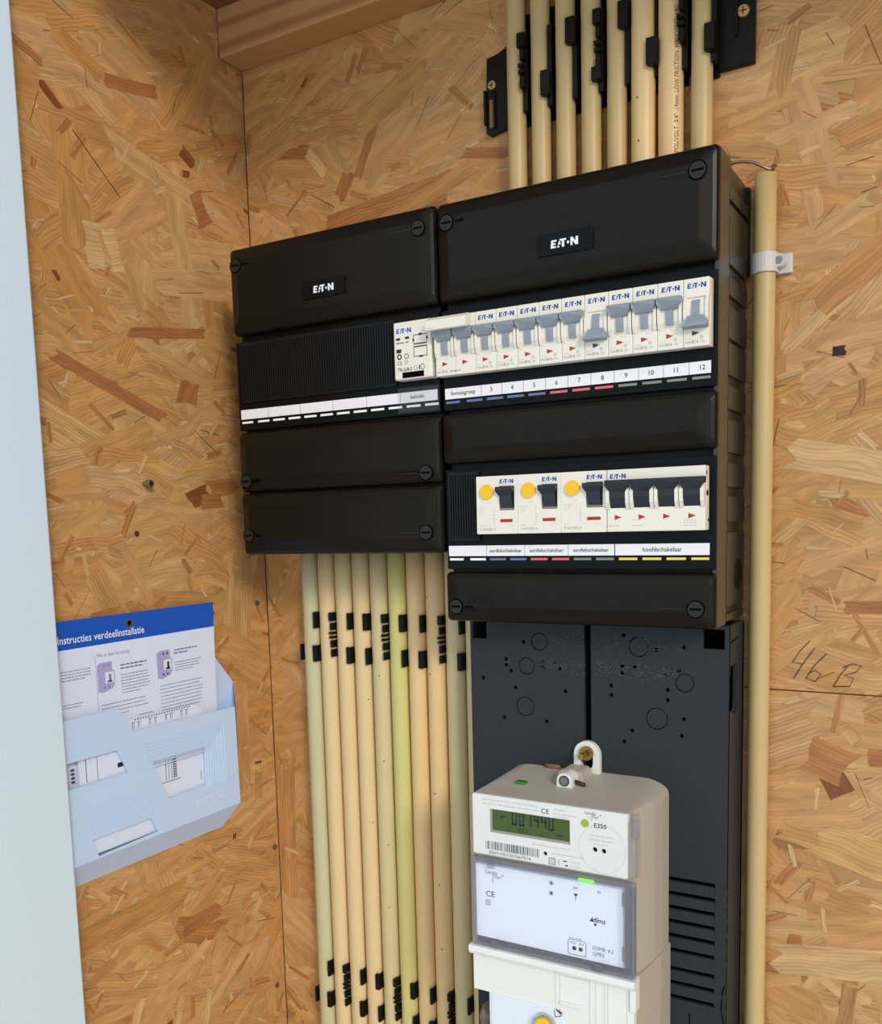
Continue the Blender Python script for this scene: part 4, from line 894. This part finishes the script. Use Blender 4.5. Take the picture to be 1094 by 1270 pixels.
# folded papers inside
T = Thing('folded_drawing', 'white folded drawing with black symbols inside the document holder', 'paper', (-46, -170, -190))
ppr = T.part('sheet', prism(nb(), [(-262, -193), (-100, -193), (-100, -98), (-118, -94), (-119, -90), (-128, -84.6), (-212, -84.6), (-262, -84.6)], -45.2, -44.2, 'x'), SHEETW)
bm = nb(); rr = random.Random(9)
for k in range(12):
    y = -203+6.4*k
    if k % 3 < 2: box(bm, -44.2, -44.12, y, y+.5, -93.4, -87.6); box(bm, -44.2, -44.12, y+1.6, y+2, -92.6, -88); box(bm, -44.2, -44.12, y-.8, y+4, -88.2, -87.8)
for k in range(22): box(bm, -44.2, -44.12, -200+3.1*k, -198.6+3.1*k, -86.4, -85.2)
for y in (-168, -164.5, -161, -157.8, -155.4): box(bm, -44.2, -44.1, y, y+.5, -150, -128)
for k in range(9): box(bm, -44.2, -44.1, -159, -154.6, -130-2.3*k, -129.1-2.3*k)
box(bm, -44.2, -44.1, -176, -150, -151.4, -150.8); box(bm, -44.2, -44.1, -124, -123.4, -160, -150); box(bm, -44.2, -44.1, -255, -254.4, -129, -108); box(bm, -44.2, -44.1, -222, -216, -124, -120)
for k in range(4): box(bm, -44.2, -44.1, -270, -266.5, -126+3.4*k, -124.4+3.4*k)
box(bm, -44.2, -44.1, -243.4, -243, -130, -107)
T.part('drawing_print', bm, INK, ppr, kind='stuff')
# instruction card
T = Thing('instruction_card', 'instruction card with blue header standing in the document holder', 'instruction card', (-50, -200, -180)); XC = -50.0
sh = T.part('sheet', prism(nb(), [(-345, -180), (-94, -180), (-89.4, 9.7), (-345, 8)], XC-.5, XC, 'x'), SHEETW)
hd = T.part('blue_header', prism(nb(), [(-345, -16), (-90.2, -14.2), (-89.4, 9.8), (-345, 8.1)], XC, XC+.1, 'x'), SHEETB, sh)
V, F = text_polys('Instructies verdeelinstallatie', 9.2, sx=.89, align='RIGHT', bold=.08)
bm = nb(); vs = [bm.verts.new((XC+.16, -177.5+u, -10.4+v)) for u, v in V]
for f in F:
    try: bm.faces.new([vs[i] for i in f])
    except ValueError: pass
T.part('title', bm, WLOGO, hd)
bm = nb(); plate(bm, circle(-194.4, 0, 3.8, 20), [circle(-194.4, 0, 2.3, 20)], XC, XC+.8, 'x'); e_ = T.part('eyelet', bm, STEEL, sh); T.part('eyelet_hole', cyl(nb(), (XC+.05, -194.4, 0), 'x', 2.3, .12, 18), VOID, sh)
p = nb(); text(p, 'Wat te doen bij storing', 4.6, lx(XC+.06, -231.6, -26), sx=.82); T.part('heading', p, mat('card_heading', rgb(84, 96, 150), .6), sh)
p = nb(); rr = random.Random(4)
def para(y0, w, z, n, dz=2.5, h=1.25):
    for i in range(n): scribble(p, w*(rr.uniform(.55, .8) if i == n-1 else rr.uniform(.9, 1)), h, lx(XC+.06, y0, z-dz*i), rr, .62)
para(-207, 33, -45, 7, 2.7); para(-143.6, 34, -43, 4); para(-268, 30, -34, 4); para(-268, 22, -62, 2); para(-268, 14, -80, 1); para(-230, 53, -68.5, 4, 3.4); para(-190, 16, -84, 2); para(-163, 54, -62.5, 9, 3.3)
T.part('body_text', p, SINK, sh, kind='stuff')
p = nb(); para(-207, 32, -36.5, 2, 3.0, 1.9); para(-143.6, 32, -31.5, 2, 3, 1.9); T.part('subheading', p, mat('card_ink_dark', rgb(96, 96, 128), .6), sh, kind='stuff')
box_ = nb(); box(box_, XC, XC+.08, -233.2, -232.9, -72, -24); T.part('column_rule', box_, SINK, sh)
for y, z, dark in ((-232, -56, False), (-165, -54.5, True)):
    pic = nb(); prism(pic, [(y, z), (y+5, z-1.5), (y+16, z+1.5), (y+18.5, z+6), (y+18.5, z+16), (y+16, z+18), (y+16, z+25), (y+4, z+25), (y, z+23)], XC, XC+.06, 'x')
    pi_ = T.part('device_picture', pic, SDOT, sh); q = nb(); box(q, XC+.06, XC+.1, y+8, y+17.4, z+6.5, z+16); T.part('picture_front', q, SHEETW, pi_)
    q = nb(); box(q, XC+.1, XC+.14, y+12, y+14.6, z+7.5, z+14); box(q, XC+.1, XC+.14, y+10, y+15.4, z+7, z+8.6)
    for a in (7, 12): box(q, XC+.06, XC+.14, y+a, y+a+1.6, z+21, z+23); box(q, XC+.06, XC+.14, y+a-1, y+a+.8, z+2, z+3.6)
    T.part('picture_detail', q, INK if dark else SINK, pi_)

# ------------------------------------------------------------------ fasteners in the left wall
T = Thing('hex_screw', 'small steel hex-head screw sticking out of the left wall above the document holder', 'screw', (XL, -160, 123))
T.part('shank', cyl(nb(), (XL, -160, 123), 'x', 2.2, 7, 14), STEEL); hd_ = T.part('head', cyl(nb(), (XL+6.5, -160, 123), 'x', 3.6, 3.2, 6), STEEL); T.part('socket', cyl(nb(), (XL+9.7, -160, 123), 'x', 1.3, .1, 10), VOID, hd_)
for y, z, s in ((-17, 2, 'top'), (-8, -267, 'middle'), (-15, -423, 'bottom')):
    single('nail_head', cyl(nb(), (XL+.6, y, z), 'x', 3.0, 1.0, 14), mat('nail_grey', rgb(110, 88, 76), .5, metal=.3), '%s one of the three small grey nail heads on the left wall beside the corner' % s, 'nail', (XL, y, z))
single('wall_plug', cyl(nb(), (XL+.6, -172.3, 78.4), 'x', 2.6, .7, 9), SHEATH, 'small dark brown plug mark below the hex-head screw on the left wall', 'plug', (XL, -172, 78))
